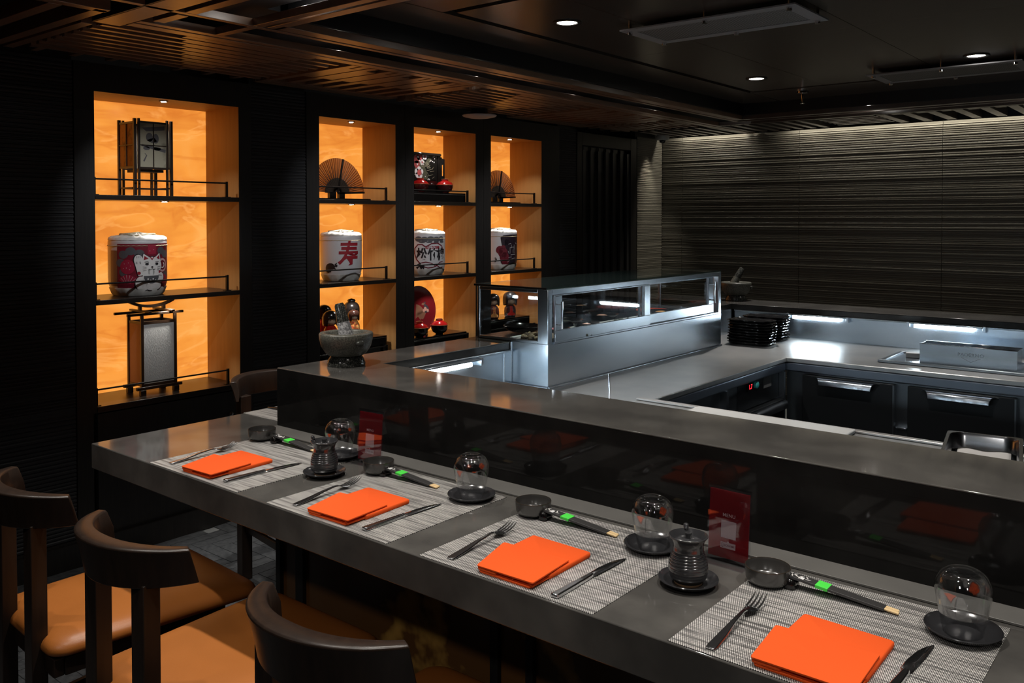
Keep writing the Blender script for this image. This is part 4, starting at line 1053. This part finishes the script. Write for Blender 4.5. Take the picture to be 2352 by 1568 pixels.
# ================================================================== THINGS IN THE NICHES
def ang_of(x, y): return atan2(-y, -x)
def barrel(x, y, z, r, label, body, seed):
    t = thing('sake_barrel', label, 'barrel', (0, 0, 0), 0, 'straw-wrapped sake barrels in the niches')
    prof = [(.80, 0), (.86, .010), (.93, .035), (.985, .060), (1.0, .09), (1.0, .20), (1.0, .262), (.985, .276)]
    def R(zz):
        zz = zz / 1.0
        for (r0, a), (r1, b) in zip(prof, prof[1:]):
            if a <= zz <= b: return r * (r0 + (r1 - r0) * (zz - a) / (b - a))
        return r * .985
    rr = random.Random(seed); n = 64
    bump_ = [1 + rr.uniform(-.004, .004) for _ in range(n)]
    def ring(rad, zz, am=0):
        return [(x + rad * bump_[k] * cos(2 * pi * k / n) * (1 + am * sin(13 * 2 * pi * k / n)), y + rad * bump_[k] * sin(2 * pi * k / n) * (1 + am * sin(13 * 2 * pi * k / n)), z + zz) for k in range(n)]
    rings = [ring(r * a, b) for a, b in prof] + [ring(r * .93, .287), ring(r * .7, .291)]
    ob('barrel_body', G().loft(rings), body, t, smooth=60)
    # gathered straw on the lid and under the base
    g = []
    for q, zz in ((1.0, .2755), (.985, .286), (.9, .291), (.7, .294), (.45, .300), (.2, .306), (.03, .304)):
        g.append([(x + r * q * cos(2 * pi * k / n), y + r * q * sin(2 * pi * k / n), z + zz + (.004 * sin(17 * 2 * pi * k / n + seed) * (1 if .1 < q < .95 else .2))) for k in range(n)])
    ob('lid_wrap', G().loft(g), straw, t, smooth=60)
    ob('base_wrap', G().loft([ring(r * .83, .0005, .02), ring(r * .89, .012, .02), ring(r * .965, .036, .008), ring(r * .97, .040)]), straw, t, smooth=50)
    def hoop(zz, rad):
        return [(x + rad * cos(2 * pi * k / 72), y + rad * sin(2 * pi * k / 72), z + zz + .0012 * (k % 2)) for k in range(72)]
    ob('rope', G().tube(hoop(.247, r * 1.004), .0022, 6, closed=True).tube([(x + r * .6 * cos(a), y + r * .6 * sin(a), z + .302 + .004 * sin(3 * a)) for a in [2 * pi * k / 30 for k in range(30)]], .003, 6, closed=True)
       .tube([(x - r * .5, y - r * .4, z + .303), (x, y, z + .311), (x + r * .5, y + r * .35, z + .303)], .0035, 6).tube([(x - r * .3, y + r * .5, z + .303), (x + .005, y, z + .312), (x + r * .25, y - r * .5, z + .303)], .0035, 6), rope_m, t, smooth=60)
    return t, R
def dec(t, name, polys, R, base, ang, layer, m):
    me = wrapped(polys, R, base, ang, .0012 + .0007 * layer, name); me.materials.append(m)
    return ob(name, me, None, t)
def stroke(pts, w0, w1=None):
    w1 = w0 if w1 is None else w1; out_l = []; out_r = []; n = len(pts)
    for i, (px, py) in enumerate(pts):
        a = pts[max(0, i - 1)]; b = pts[min(n - 1, i + 1)]; dx, dy = b[0] - a[0], b[1] - a[1]; l = sqrt(dx * dx + dy * dy) or 1
        w = (w0 + (w1 - w0) * i / (n - 1)) / 2
        out_l.append((px - dy / l * w, py + dx / l * w)); out_r.append((px + dy / l * w, py - dx / l * w))
    return [[out_l[i], out_r[i], out_r[i + 1], out_l[i + 1]] for i in range(n - 1)]
def wedge(cx, cy, r0, r1, a0, a1, n=6):
    return circ(cx, cy, r1, None, n, a0, a1) + circ(cx, cy, r0, None, n, a1, a0)

# barrel 1: beckoning cat print
bx, by, bz = -4.252, 2.226, 1.217
t, R = barrel(bx, by, bz, .138, 'maroon sake barrel printed with a white beckoning cat, in the widest niche', plain_wht, 1)
A = ang_of(bx, by) + .26; B = (bx, by, bz)
D = lambda nme, polys, layer, m: dec(t, nme, polys, R, B, A, layer, m)
D('ground_print', [[(-.137, .028), (.150, .028), (.150, .258), (-.137, .258)]], 0, mat('ink_maroon_mid', (.20, .014, .030), .4))
D('cloud_print', [circ(a, b, .024, .020) for a, b in ((-.105, .205), (-.07, .222), (-.03, .21), (.085, .222), (.115, .205), (-.12, .165))] + [circ(-.105, .12, .022), circ(.118, .10, .02)], 1, ink_grey)
D('panel_print', [[(-.185, .05), (-.138, .05), (-.138, .225), (-.185, .225)]], 1, mat('ink_brown', (.22, .11, .055), .4))
D('fan_print', [wedge(-.085, .055, .012, .052, .5, 2.6), wedge(.098, .06, .01, .045, .6, 2.5), circ(-.085, .145, .036), [(.010, .252), (.052, .252), (.052, .205), (.010, .205)]], 2, mat('ink_crimson', (.36, .02, .05), .4))
D('target_print', [circ(.094, .15, .034)], 2, mat('ink_rose', (.62, .38, .38), .45)); D('target_center', [circ(.094, .15, .024)], 3, ink_maroon); D('target_ring', [wedge(.094, .15, .010, .016, -2.2, 1.2)], 4, ink_white)
fan_l = []
for k in range(6):
    a = .7 + k * .32; fan_l += stroke([(-.085 + .016 * cos(a), .055 + .016 * sin(a)), (-.085 + .050 * cos(a), .055 + .050 * sin(a))], .0022)
fan_l += [circ(a, b, .0022, None, 8) for a, b in ((-.10, .16), (-.08, .165), (-.07, .15), (-.09, .14), (-.075, .132), (-.105, .138), (-.03, .20), (.02, .222), (.04, .228))]
D('fan_ribs', fan_l, 3, mat('ink_pale_rose', (.60, .34, .36), .5))
# the cat
_cs = 1.16
body = [circ(.030, .142, .047, .038, 28), circ(.028, .085, .040, .048, 24), [(-.012, .160), (-.006, .194), (.022, .176)], [(.042, .177), (.066, .196), (.073, .160)],
        circ(-.026, .168, .017, .022), [(-.042, .160), (-.010, .160), (.000, .105), (-.026, .100)], circ(-.016, .070, .022, .028), circ(.070, .092, .020, .022), circ(.002, .058, .018, .020), circ(.058, .058, .018, .018)]
body = [[(.028 + (x - .028) * _cs, .10 + (y - .10) * _cs) for x, y in q] for q in body]
D('cat_outline', [[(x * 1.0 + (x - .03) * .05, y + (y - .12) * .045) for x, y in p] for p in body], 4, ink)
D('cat_body', body, 5, ink_white)
_D = D
def D(nme, polys, layer, m): return _D(nme, [[(.028 + (x - .028) * _cs, .10 + (y - .10) * _cs) for x, y in q] for q in polys], layer, m)
D('cat_ears', [[(-.006, .166), (-.002, .185), (.014, .173)], [(.050, .174), (.063, .187), (.067, .168)], [(.020, .179), (.030, .165), (.040, .179), (.036, .180), (.030, .172), (.024, .180)], circ(-.024, .112, .007), circ(.066, .115, .005)], 6, ink_red)
D('cat_bib', [wedge(.028, .100, .0, .034, pi, 2 * pi, 10)], 6, ink_grey)
face = [circ(.008, .150, .0075, .0055), circ(.052, .150, .0075, .0055), circ(.030, .137, .0050, .0035, 10)]
face += stroke([(.030, .136), (.030, .129), (.022, .125), (.016, .128)], .0016) + stroke([(.030, .129), (.038, .125), (.044, .128)], .0016)
for s in (-1, 1):
    for q in (0, 1, 2): face += stroke([(.030 + s * .024, .136 - q * .006), (.030 + s * .040, .139 - q * .009)], .0013)
face += stroke([(-.002, .158), (.008, .160), (.016, .157)], .002) + stroke([(.044, .157), (.052, .160), (.062, .158)], .002)
for q in range(3): face += stroke([(-.034 + q * .007, .176), (-.034 + q * .007, .184)], .0014)
for q in range(3): face += stroke([(.060 + q * .006, .104 - q * .002), (.066 + q * .006, .099)], .0013)
D('cat_face', face, 7, ink)
D('bib_dots', [circ(.012 + .011 * k, .086 - .006 * (k % 2), .0035, None, 10) for k in range(4)], 7, ink_white)

# barrel 2: long-life character and turtle
bx, by, bz = -4.262, 3.541, 1.217
t, R = barrel(bx, by, bz, .127, 'white sake barrel with one large red brush character', plain_wht, 2)
B = (bx, by, bz); A = ang_of(bx, by) + .34
sm_ = text_mesh('寿', .172, 'character', .82, .0035)
for v in sm_.vertices: v.co.y += .152; v.co.x += v.co.y * .05
me = wrapped(sm_, R, B, A, .0015, 'character'); me.materials.append(ink_red); ob('character', me, None, t)
tu = [circ(-.085, .088, .030, .022, 20), circ(-.100, .078, .020, .028, 20), circ(-.048, .094, .009, .008, 12)] + stroke([(-.055, .100), (-.042, .112)], .010, .004) + stroke([(-.060, .080), (-.045, .066)], .010, .005) + stroke([(-.088, .072), (-.082, .055)], .011, .005)
me = wrapped(tu, R, B, A - .20, .0015, 'turtle_print'); me.materials.append(ink); ob('turtle_print', me, None, t)

# barrel 3: heart-like line with three characters
bx, by, bz = -4.262, 4.292, 1.217
t, R = barrel(bx, by, bz, .127, 'white sake barrel with black characters inside a maroon line', plain_wht, 3)
B = (bx, by, bz); A = ang_of(bx, by) + .10
D = lambda nme, polys, layer, m: dec(t, nme, polys, R, B, A, layer, m)
D('heart_line', stroke([(-.020, .190), (-.045, .207), (-.075, .205), (-.098, .180), (-.100, .145), (-.085, .105), (-.060, .080)], .008) + stroke([(-.020, .190), (.020, .212), (.065, .215), (.105, .195), (.125, .150)], .008)
  + stroke([(-.050, .082), (-.020, .088), (.020, .080), (.048, .060), (.085, .085), (.115, .090)], .006) + stroke([(-.045, .062), (-.005, .048), (.030, .052), (.060, .064), (.090, .046), (.115, .052)], .006), 0, ink_maroon)
D('pine_print', [circ(-.070 + .042 * k, .243 - .003 * (k % 2), .026, .018) for k in range(5)] + [circ(-.045 + .05 * k, .222, .022, .006) for k in range(4)], 0, ink_grey)
D('bamboo_leaf_print', [[(-.085, .070), (-.050, .086), (-.058, .060)], [(-.090, .052), (-.055, .066), (-.078, .040)], [(-.066, .062), (-.048, .030), (-.040, .066)], [(-.056, .060), (-.030, .034), (-.028, .066)]], 1, ink)
for k, (ch, x0) in enumerate((('松', -.048), ('竹', .030), ('梅', .098))):
    sm_ = text_mesh(ch, .088, 'character', .86, .0030)
    for v in sm_.vertices: v.co.x += x0; v.co.y += .134
    me = wrapped(sm_, R, B, A, .0015, 'character'); me.materials.append(ink); ob('character', me, None, t)
sm_ = text_mesh('清酒之精華', .021, 'small_characters', 1, .0006)
for v in sm_.vertices: v.co.x += .028; v.co.y += .184
me = wrapped(sm_, R, B, A, .0015, 'small_characters'); me.materials.append(ink_red); ob('small_characters', me, None, t)

# barrel 4: dark pine print
bx, by, bz = -4.262, 5.078, 1.217
t, R = barrel(bx, by, bz, .127, 'dark printed sake barrel with maroon plum and pine, in the rightmost niche', plain_wht, 4)
B = (bx, by, bz); A = ang_of(bx, by) + .25
D = lambda nme, polys, layer, m: dec(t, nme, polys, R, B, A, layer, m)
D('dark_print', [[(-.012, .030), (.165, .030), (.165, .262), (.045, .262), (-.01, .255), (-.03, .240), (-.005, .226), (.040, .222), (.052, .205), (.030, .190), (.0, .178), (-.015, .150), (-.018, .10), (-.03, .06)]], 0, mat('ink_plum', (.022, .012, .020), .4))
D('plum_print', [circ(-.034, .148, .030, .030), circ(-.012, .128, .036, .040), circ(.000, .095, .036, .036), circ(.008, .062, .030, .028), circ(-.01, .165, .018)], 1, ink_maroon)
wl_ = []
for a, b, c, d in ((.045, .165, .045, .120), (.045, .165, .085, .168), (.085, .168, .088, .12), (.060, .160, .060, .185), (.088, .185, .088, .15), (.050, .110, .100, .112), (.075, .150, .075, .125), (.030, .09, .06, .095), (.028, .14, .036, .12), (.03, .19, .055, .195), (.02, .055, .045, .07), (.10, .20, .12, .19), (.06, .08, .10, .085)):
    wl_ += stroke([(a, b), ((a + c) / 2, (b + d) / 2 + .001), (c, d)], .0028)
D('light_lines', wl_, 2, mat('ink_palegrey', (.45, .43, .43), .5))
D('wheel_print', wedge(-.075, .085, .014, .018, 0, pi) and [wedge(-.075, .075, .014, .018, -1.5, 1.5), wedge(-.075, .075, .007, .010, -1.5, 1.5)], 1, ink)

# ---- square paper lantern on tall legs
t = thing('paper_lantern', 'square dark wood lantern with painted paper panes on tall legs, top shelf', 'lantern', (-4.30, 2.16, 1.7105))
w_, d_ = .19, .155
for x, y in ((0, 0), (0, w_), (d_, 0), (d_, w_)):
    ob('leg', G().box(x - .007, y - .007, 0, x + .007, y + .007, .378), black_wood_st, t, bevel=.001)
    ob('leg', G().box(x + (-.007 if x else -.007), y + (.016 if y == 0 else -.026), 0, x + .005, y + (.026 if y == 0 else -.016), .378 if x == 0 else .380), black_wood_st, t, bevel=.001)
g = G()
for z in (.135, .355): g.box(.0075, -.004, z, d_ - .0075, .004, z + .010).box(.0075, w_ - .004, z, d_ - .0075, w_ + .004, z + .010)
for z in (.132, .358): g.box(-.004, .027, z, .004, w_ - .027, z + .010).box(d_ - .004, .027, z, d_ + .004, w_ - .027, z + .010)
for y in (0, w_): g.box(.02, y - .003, .035, d_ - .02, y + .003, .043)
g.box(-.003, .027, .035, .003, w_ - .027, .043).box(d_ - .003, .027, .03, d_ + .003, w_ - .027, .038)
ob('rails', g, black_wood_st, t, kind='stuff')
lpaper = mat('lantern_paper', (.40, .37, .27), .7, noise=(7, (.22, .20, .14), ONE, .52, .60))
ob('paper_pane', G().box(d_ - .001, .028, .1425, d_ + .001, w_ - .028, .3575), lpaper, t)
ob('paper_pane', G().box(.009, -.001, .1455, d_ - .009, .001, .3545), mat('lantern_paper_side', (.42, .24, .10), .7, noise=(22, (.20, .12, .06), ONE, .5, .62)), t)
ob('paper_pane', G().box(.009, w_ - .001, .1455, d_ - .009, w_ + .001, .3545), lpaper, t); ob('paper_pane', G().box(-.001, .028, .1425, .001, w_ - .028, .3575), lpaper, t)
def flat_x(name, polys, x, m, parent):
    g = G()
    for p in polys:
        g.add([(x, a, b) for a, b in p], [tuple(range(len(p)))])
    return ob(name, g, m, parent)
xx = d_ + .0016
flat_x('painting', [[(.034, .335), (.155, .350), (.155, .330), (.06, .318)], circ(.075, .29, .018, .022), circ(.108, .285, .016, .024), [(.06, .275), (.09, .262), (.115, .272), (.1, .29)], circ(.115, .235, .02, .009), circ(.06, .235, .018, .009)] + stroke([(.034, .25), (.16, .225)], .010, .016) + stroke([(.045, .17), (.06, .20), (.05, .21)], .008, .003), xx, mat('paint_grey', (.10, .095, .10), .7), t)
g = G().box(d_ + .002, w_ / 2 - .002, .142, d_ + .006, w_ / 2 + .002, .358).box(d_ + .002, .028, .248, d_ + .006, w_ - .028, .252)
g.box(d_ / 2 - .002, -.006, .146, d_ / 2 + .002, -.002, .354).box(.009, -.006, .248, d_ - .009, -.002, .252)
ob('pane_bars', g, black_wood_st, t)
ob('bottom_board', G().box(.02, .03, .118, d_ - .02, w_ - .03, .131), black_wood_st, t)

# ---- tall lantern with curved top bar
t = thing('tall_lantern', 'tall dark lantern with white woven screens and curved gate-like top', 'lantern', (-4.29, 2.195, .7185))
w_, d_ = .176, .13
wd = mat('lantern_wood', (.040, .020, .010), .35)
for x, y in ((0, 0), (0, w_), (d_, 0), (d_, w_)): ob('post', G().box(x - .007, y - .007, .028, x + .007, y + .007, .398), wd, t, bevel=.001)
g = G()
for z in (.045, .355): g.box(-.004, .0075, z, .004, w_ - .0075, z + .012).box(d_ - .004, .0075, z, d_ + .004, w_ - .0075, z + .012).box(.0075, -.004, z, d_ - .0075, .004, z + .012).box(.0075, w_ - .004, z, d_ - .0075, w_ + .004, z + .012)
ob('rails', g, wd, t, kind='stuff')
for x in (0, d_):
    ob('foot_bar', G().box(x - .009, -.030, .0285, x + .009, w_ + .034, .0435).box(x - .011, -.012, 0, x + .011, .016, .028).box(x - .011, w_ - .012, 0, x + .011, w_ + .016, .028), wd, t, bevel=.0015)
    ob('cross_bar', G().box(x - .007, -.095 + .02, .3985, x + .007, w_ + .045, .411), wd, t, bevel=.0015)
ob('cross_bar', G().box(-.03, .018, .4115, d_ + .035, .034, .421).box(-.03, w_ - .034, .4115, d_ + .035, w_ - .018, .421), wd, t, bevel=.0015)
ob('top_bar', G().loft([[(d_ / 2 - .010, y, z), (d_ / 2 + .010, y, z), (d_ / 2 + .010, y, z + .014), (d_ / 2 - .010, y, z + .014)] for y, z in [(w_ / 2 + s * .118, .430 + .028 * abs(s) ** 2.2) for s in [(-1 + k / 8) for k in range(17)]]]), wd, t, smooth=30)
ob('top_block', G().box(d_ / 2 - .008, .018, .4212, d_ / 2 + .008, .032, .438).box(d_ / 2 - .008, w_ - .032, .4212, d_ / 2 + .008, w_ - .018, .438), wd, t)
scr = mat('woven_screen', (.62, .61, .58), .55, bump=(160, 1.0, (1, 3, .6)))
scr2 = mat('woven_screen_side', (.50, .30, .20), .7, bump=(160, .6, (3, 1, .6)))
ob('screen', G().box(d_ - .0015, .0075, .0575, d_ + .0015, w_ - .0075, .3545), scr, t); ob('screen', G().box(-.0015, .0075, .0575, .0015, w_ - .0075, .3545), scr, t)
ob('screen', G().box(.0075, -.0015, .0575, d_ - .0075, .0015, .3545), scr2, t); ob('screen', G().box(.0075, w_ - .0015, .0575, d_ - .0075, w_ + .0015, .3545), scr2, t)

# ---- folding fans on stands
for (y0, z0, r, label, a1) in ((3.487, 1.7105, .215, 'large open folding fan on a low black stand, second niche', 0), (5.012, 1.7105, .205, 'smaller-looking open folding fan on a stand, rightmost niche', 0)):
    t = thing('folding_fan', label, 'fan', (-4.235, y0, z0)); pz = .042
    n = 40; ribs = G(); sl_ = G(); lf = G()
    A0, A1 = radians(4), radians(176)
    for k in range(n):
        a = A0 + (A1 - A0) * k / (n - 1); c_, s_ = cos(a), sin(a)
        ribs.tube([(.004 * (k % 2), .01 * c_, pz + .01 * s_), (.003 * (k % 2), r * .99 * c_, pz + r * .99 * s_)], [.0034, .0014], 5)
        sl_.box(-.0012, -.0046, r * .10, .0012, .0046, r * .44, M=Matrix.Translation((.005 + .0015 * (k % 2), 0, pz)) @ Matrix.Rotation(-(a - pi / 2) * -1 * -1, 4, 'X') if False else Matrix.Translation((.005 + .0015 * (k % 2), 0, pz)) @ Matrix.Rotation(a - pi / 2, 4, 'X'))
    ob('ribs', ribs, black_wood_st, t, smooth=60); ob('inner_slats', sl_, mat('fan_slat', (.02, .014, .010), .4), t)
    m_ = 2 * n
    def lfn(u, v):
        a = A0 + (A1 - A0) * u; q = r * (.43 + .57 * v); return (.002 + .0035 * (int(round(u * m_)) % 2) * (.4 + v), q * cos(a), pz + q * sin(a))
    ob('leaf', G().grid(lfn, m_, 3), silk, t)
    gd = G()
    for a in (A0 - .03, radians(78)): gd.box(-.002, -.006, 0, .003, .006, r * 1.0, M=Matrix.Translation((.009, 0, pz)) @ Matrix.Rotation(a - pi / 2, 4, 'X'))
    ob('guard_sticks', gd, lacquer_black, t, bevel=.001)
    ob('stand', G().box(-.035, -.16, 0, .035, .245 if r > .21 else .235, .011).box(-.012, -.062, .0112, .012, -.012, .05).box(-.012, .012, .0112, .012, .055, .05), lacquer_black, t, bevel=.0015)

# ---- lacquer tray, bowls and boxes in the third niche
def lbox(x0, y0, z0, x1, y1, z1, label):
    t = thing('lacquer_box', label, 'box', (x0, y0, z0))
    ob('box_body', G().box(0, 0, 0, x1 - x0, y1 - y0, z1 - z0), lacquer_black, t, bevel=.002)
    ob('lid_line', G().box(x1 - x0 + .0002, .004, z1 - z0 - .012, x1 - x0 + .0012, y1 - y0 - .004, z1 - z0 - .010), mat('line_grey', (.12, .11, .10), .4), t)
lbox(-4.36, 4.03, 1.7105, -4.122, 4.535, 1.772, 'flat black lacquer box under the bowls on the top shelf')
lbox(-4.36, 4.03, .7185, -4.122, 4.545, .8085, 'flat black lacquer box under the bowls on the lowest shelf')
lbox(-4.35, 3.27, .7185, -4.13, 3.80, .857, 'black lacquer box under the dolls behind the stone mortar')
lbox(-4.35, 4.80, .7185, -4.13, 5.27, .857, 'black lacquer box under the dolls seen through the glass case')
t = thing('flower_tray', 'upright black lacquer tray painted with blossoms and fans', 'tray', (-4.232, 4.165, 1.7725)); H_ = .272; Wt = .262
c_ = .035
ob('tray_board', G().add([(x, a, b) for x in (0, .010) for a, b in [(-Wt + c_, 0), (Wt - .0, 0), (Wt - .0, H_ - c_), (Wt - c_, H_), (-.12, H_), (-.16, H_ - c_), (-.16, 0)]][:0] or [], []) if False else
   G().prism([(-.10, 0), (.222, 0), (.222, .12), (.222, .12), (.262, .12), (.262, H_ - c_), (.262 - c_, H_), (-.10, H_)], 0, .009, M=Matrix(((0, 0, 1, 0), (1, 0, 0, 0), (0, 1, 0, 0), (0, 0, 0, 1)))) if False else
   G().box(0, -.14, 0, .009, .226, .272 - c_).box(0, -.14, .272 - c_ + .0001, .009, .226, .272).box(0, .2261, 0, .009, .240, .248).box(0, .2555, 0, .009, .267, .236).box(0, .2401, 0, .009, .2554, .120).box(0, .2401, .196, .009, .2554, .240), lacquer_black, t, bevel=.001)
ob('raised_rim', G().box(.0091, -.14, .255, .020, .222, .268).box(.0091, .196, .03, .014, .205, .2549), lacquer_black, t, bevel=.002)
xx = .0096
def petals(cx, cy, r, n=5, s=.55): return [circ(cx + r * s * cos(2 * pi * k / n + .3), cy + r * s * sin(2 * pi * k / n + .3), r * .5, None, 12) for k in range(n)]
off = -.0
flat_x('fan_paint', [wedge(-.03, .09, .03, .13, 0.0, 1.5, 12), wedge(.03, .235, .0, .0, 0, 1)][:1] + [[(.07, .20), (.12, .255), (.155, .255), (.10, .185)]], xx, mat('paint_olive', (.075, .072, .045), .4), t)
flat_x('blossom_paint_red', [circ(-.01 + .005, .225, .030), circ(.02, .24, .026), circ(-.005, .19, .026)], xx + .0004, mat('paint_red', (.36, .06, .06), .45), t)
wh = petals(.015, .135, .040) + petals(.07, .245, .022) + petals(.045, .205, .020) + [circ(a, b, .0045, None, 8) for a, b in ((.10, .25), (.12, .215), (.13, .22), (.145, .215), (.16, .21), (.15, .245), (.16, .25), (.165, .235), (.075, .11), (.10, .09), (.108, .095), (.115, .09), (-.02, .12), (-.02, .07))] + [circ(.005, .24, .006), circ(.02, .215, .006), circ(0, .19, .006)]
flat_x('blossom_paint_white', wh, xx + .0008, mat('paint_white', (.70, .64, .64), .45), t)
flat_x('blossom_hearts', [circ(.018, .135, .020), circ(.07, .245, .008), circ(.045, .205, .006)], xx + .0012, mat('paint_pinkred', (.50, .09, .09), .45), t)
rb = []
for k in range(9):
    a = .15 + k * .33; rb += stroke([(.080 + .012 * cos(a), .165 + .012 * sin(a)), (.080 + .045 * cos(a), .165 + .045 * sin(a))], .0016, .005)
for a_, b_, c2, d2 in ((.09, .15, .15, .165), (.12, .145, .16, .15), (.14, .16, .155, .178), (.10, .115, .15, .125), (.14, .10, .165, .112), (.09, .14, .11, .12)): rb += stroke([(a_, b_), (c2, d2)], .003, .001)
flat_x('branch_paint', rb, xx + .0008, mat('paint_tan', (.30, .26, .18), .45), t)
def lbowl(x, y, z, label, mb, ml, h=.052):
    t = thing('lidded_bowl', label, 'bowl', (x, y, z), 0, 'lidded lacquer soup bowls in the third niche')
    ob('bowl', G().lathe([(.026, 0), (.028, .006), (.045, .014), (.0555, .035), (.0565, h), (.001, h)], 40, caps=False), mb, t, smooth=50)
    ob('lid', G().lathe([(.0575, h + .0005), (.0580, h + .004), (.048, h + .018), (.026, h + .030), (.023, h + .032), (.023, h + .041), (.0205, h + .042), (.019, h + .034), (.001, h + .034)], 40, caps=False), ml, t, smooth=40)
    ob('gold_rim', G().tube([(.0582 * cos(2 * pi * k / 40), .0582 * sin(2 * pi * k / 40), h + .0026) for k in range(40)], .0013, 6, closed=True).tube([(.022 * cos(2 * pi * k / 30), .022 * sin(2 * pi * k / 30), h + .0425) for k in range(30)], .0013, 6, closed=True), gold_edge, t, smooth=60)
lbowl(-4.175, 4.145, 1.7725, 'red-lidded maroon bowl at left before the flower tray', lacquer_maroon, lacquer_red)
lbowl(-4.165, 4.372, 1.7725, 'red-lidded maroon bowl at right before the flower tray', lacquer_maroon, lacquer_red)
lbowl(-4.170, 4.130, .8090, 'black bowl with red lid, left one before the red plate', lacquer_black, lacquer_red, .060)
lbowl(-4.175, 4.325, .8090, 'black bowl with red lid, right one before the red plate', lacquer_black, lacquer_red, .060)
t = thing('lacquer_plate', 'large round dark red lacquer plate with golden fan design standing upright', 'plate', (-4.285, 4.225, .8092 + .165))
Mx = Matrix.Rotation(pi / 2 - .10, 4, 'Y')
ob('plate', G().lathe([(.001, 0), (.10, 0), (.150, .006), (.163, .014), (.160, .017), (.146, .010), (.10, .004), (.001, .004)], 64, M=Mx, caps=False), mat('plate_red', (.085, .004, .006), .18, spec=.6, coat=.3), t, smooth=50)
def on_plate(name, polys, m, e):
    g = G()
    for p in polys: g.add([tuple(Mx @ Vector((-b, a, .0044 + e))) for a, b in p], [tuple(range(len(p)))])
    ob(name, g, m, t)
on_plate('fan_design', [wedge(-.03, -.06, .0, .10, .5, 1.4, 8), wedge(.03, -.085, .02, .075, .9, 2.3, 10), circ(.055, .035, .018, .008)], mat('gold_dull', (.16, .075, .045), .35, .4), 0)
on_plate('dark_design', [wedge(.045, -.03, .02, .07, .1, 1.3, 10), circ(.07, .045, .010, .005)], ink, .0004)
on_plate('wave_design', [circ(.07, .0, .014), circ(.092, -.012, .011), circ(.055, -.01, .011)], mat('gold_pale', (.26, .13, .10), .4), .0008)
ob('plate_stand', G().box(-.03, -.05, -.1645, .05, -.04, -.154).box(-.03, .04, -.1645, .05, .05, -.154).box(.036, -.05, -.154, .046, -.04, -.140).box(.036, .04, -.154, .046, .05, -.140), lacquer_black, t)

# ---- wooden dolls
def doll(x, y, z, h, hw, bw, label, hair, bodym, front, bun=False):
    t = thing('wooden_doll', label, 'doll', (x, y, z), ang_of(x, y) + .25, 'wooden dolls with black bobbed hair')
    hh = hw * .92; bh = h - hh
    ob('body', G().lathe([(bw * .40, 0), (bw * .46, .006), (bw * .50, bh * .45), (bw * .46, bh * .75), (bw * .30, bh * .95), (bw * .2, bh * 1.02)], 32), bodym, t, smooth=60)
    ob('front_panel', G().grid(lambda u, v: (bw * .512 * cos((u - .5) * 1.5) * (1.0 - .10 * max(0, v - .6)), bw * .512 * sin((u - .5) * 1.5 * (1 - .75 * v)), .012 + bh * .80 * v), 12, 8), front, t, smooth=60)
    ob('head', G().lathe([(.05 * hw, 0), (.30 * hw, .02 * hw), (.43 * hw, .20 * hw), (.45 * hw, .45 * hw), (.36 * hw, .72 * hw), (.05 * hw, .88 * hw)], 32, (0, 0, bh)), skin_doll, t, smooth=70)
    n = 40; rings = []
    # bobbed hair: cap open over the face (facing +x)
    for q, zz in ((.50, -.02), (.515, .12), (.52, .30), (.515, .48), (.50, .60), (.44, .74), (.32, .86), (.14, .93), (.01, .945)):
        ring = []
        for k in range(n):
            a = 2 * pi * k / n; aa = abs((a + pi) % (2 * pi) - pi)
            zz2 = zz
            if zz < .46 and aa < .62: zz2 = .46 + (zz - .46) * .02
            ring.append((hw * q * cos(a), hw * q * sin(a), bh + hw * zz2))
        rings.append(ring)
    ob('hair', G().loft(rings, caps=False), hair, t, smooth=70, solid=.002)
    if bun: ob('top_knot', G().lathe([(.22 * hw, .90 * hw), (.27 * hw, .98 * hw), (.22 * hw, 1.07 * hw), (.02 * hw, 1.13 * hw)], 24, (0, 0, bh), caps=False), hair, t, smooth=70)
    ey = G()
    for s in (-1, 1): ey.box(.452 * hw * cos(.28), s * .13 * hw - .04 * hw, bh + .33 * hw, .452 * hw * cos(.28) + .0015, s * .13 * hw + .04 * hw, bh + .345 * hw)
    ob('eyes', ey, ink, t)
    return t
dk = mat('doll_hair_brown', (.035, .014, .010), .15)
doll(-4.175, 3.385, .8575, .185, .092, .085, 'doll in red with black bob, front left behind the mortar', hair_doll, doll_red, doll_red)
doll(-4.285, 3.425, .8575, .210, .088, .080, 'dark doll standing behind the front left doll', hair_doll, doll_red, doll_red)
doll(-4.185, 3.575, .8575, .175, .068, .078, 'small doll with brown hair and golden dress, beside the pestle', dk, doll_gold, doll_gold)
doll(-4.265, 3.625, .8575, .218, .098, .085, 'tallest brown doll with a top knot, in the second niche', hair_doll, doll_brown, doll_brown, True)
doll(-4.205, 5.125, .8575, .186, .106, .092, 'doll with red front and black bob seen through the glass case', hair_doll, lacquer_maroon, doll_red)
doll(-4.215, 4.940, .8575, .182, .092, .090, 'doll in pink and gold at the left, seen through the glass case', hair_doll, doll_brown, doll_gold)
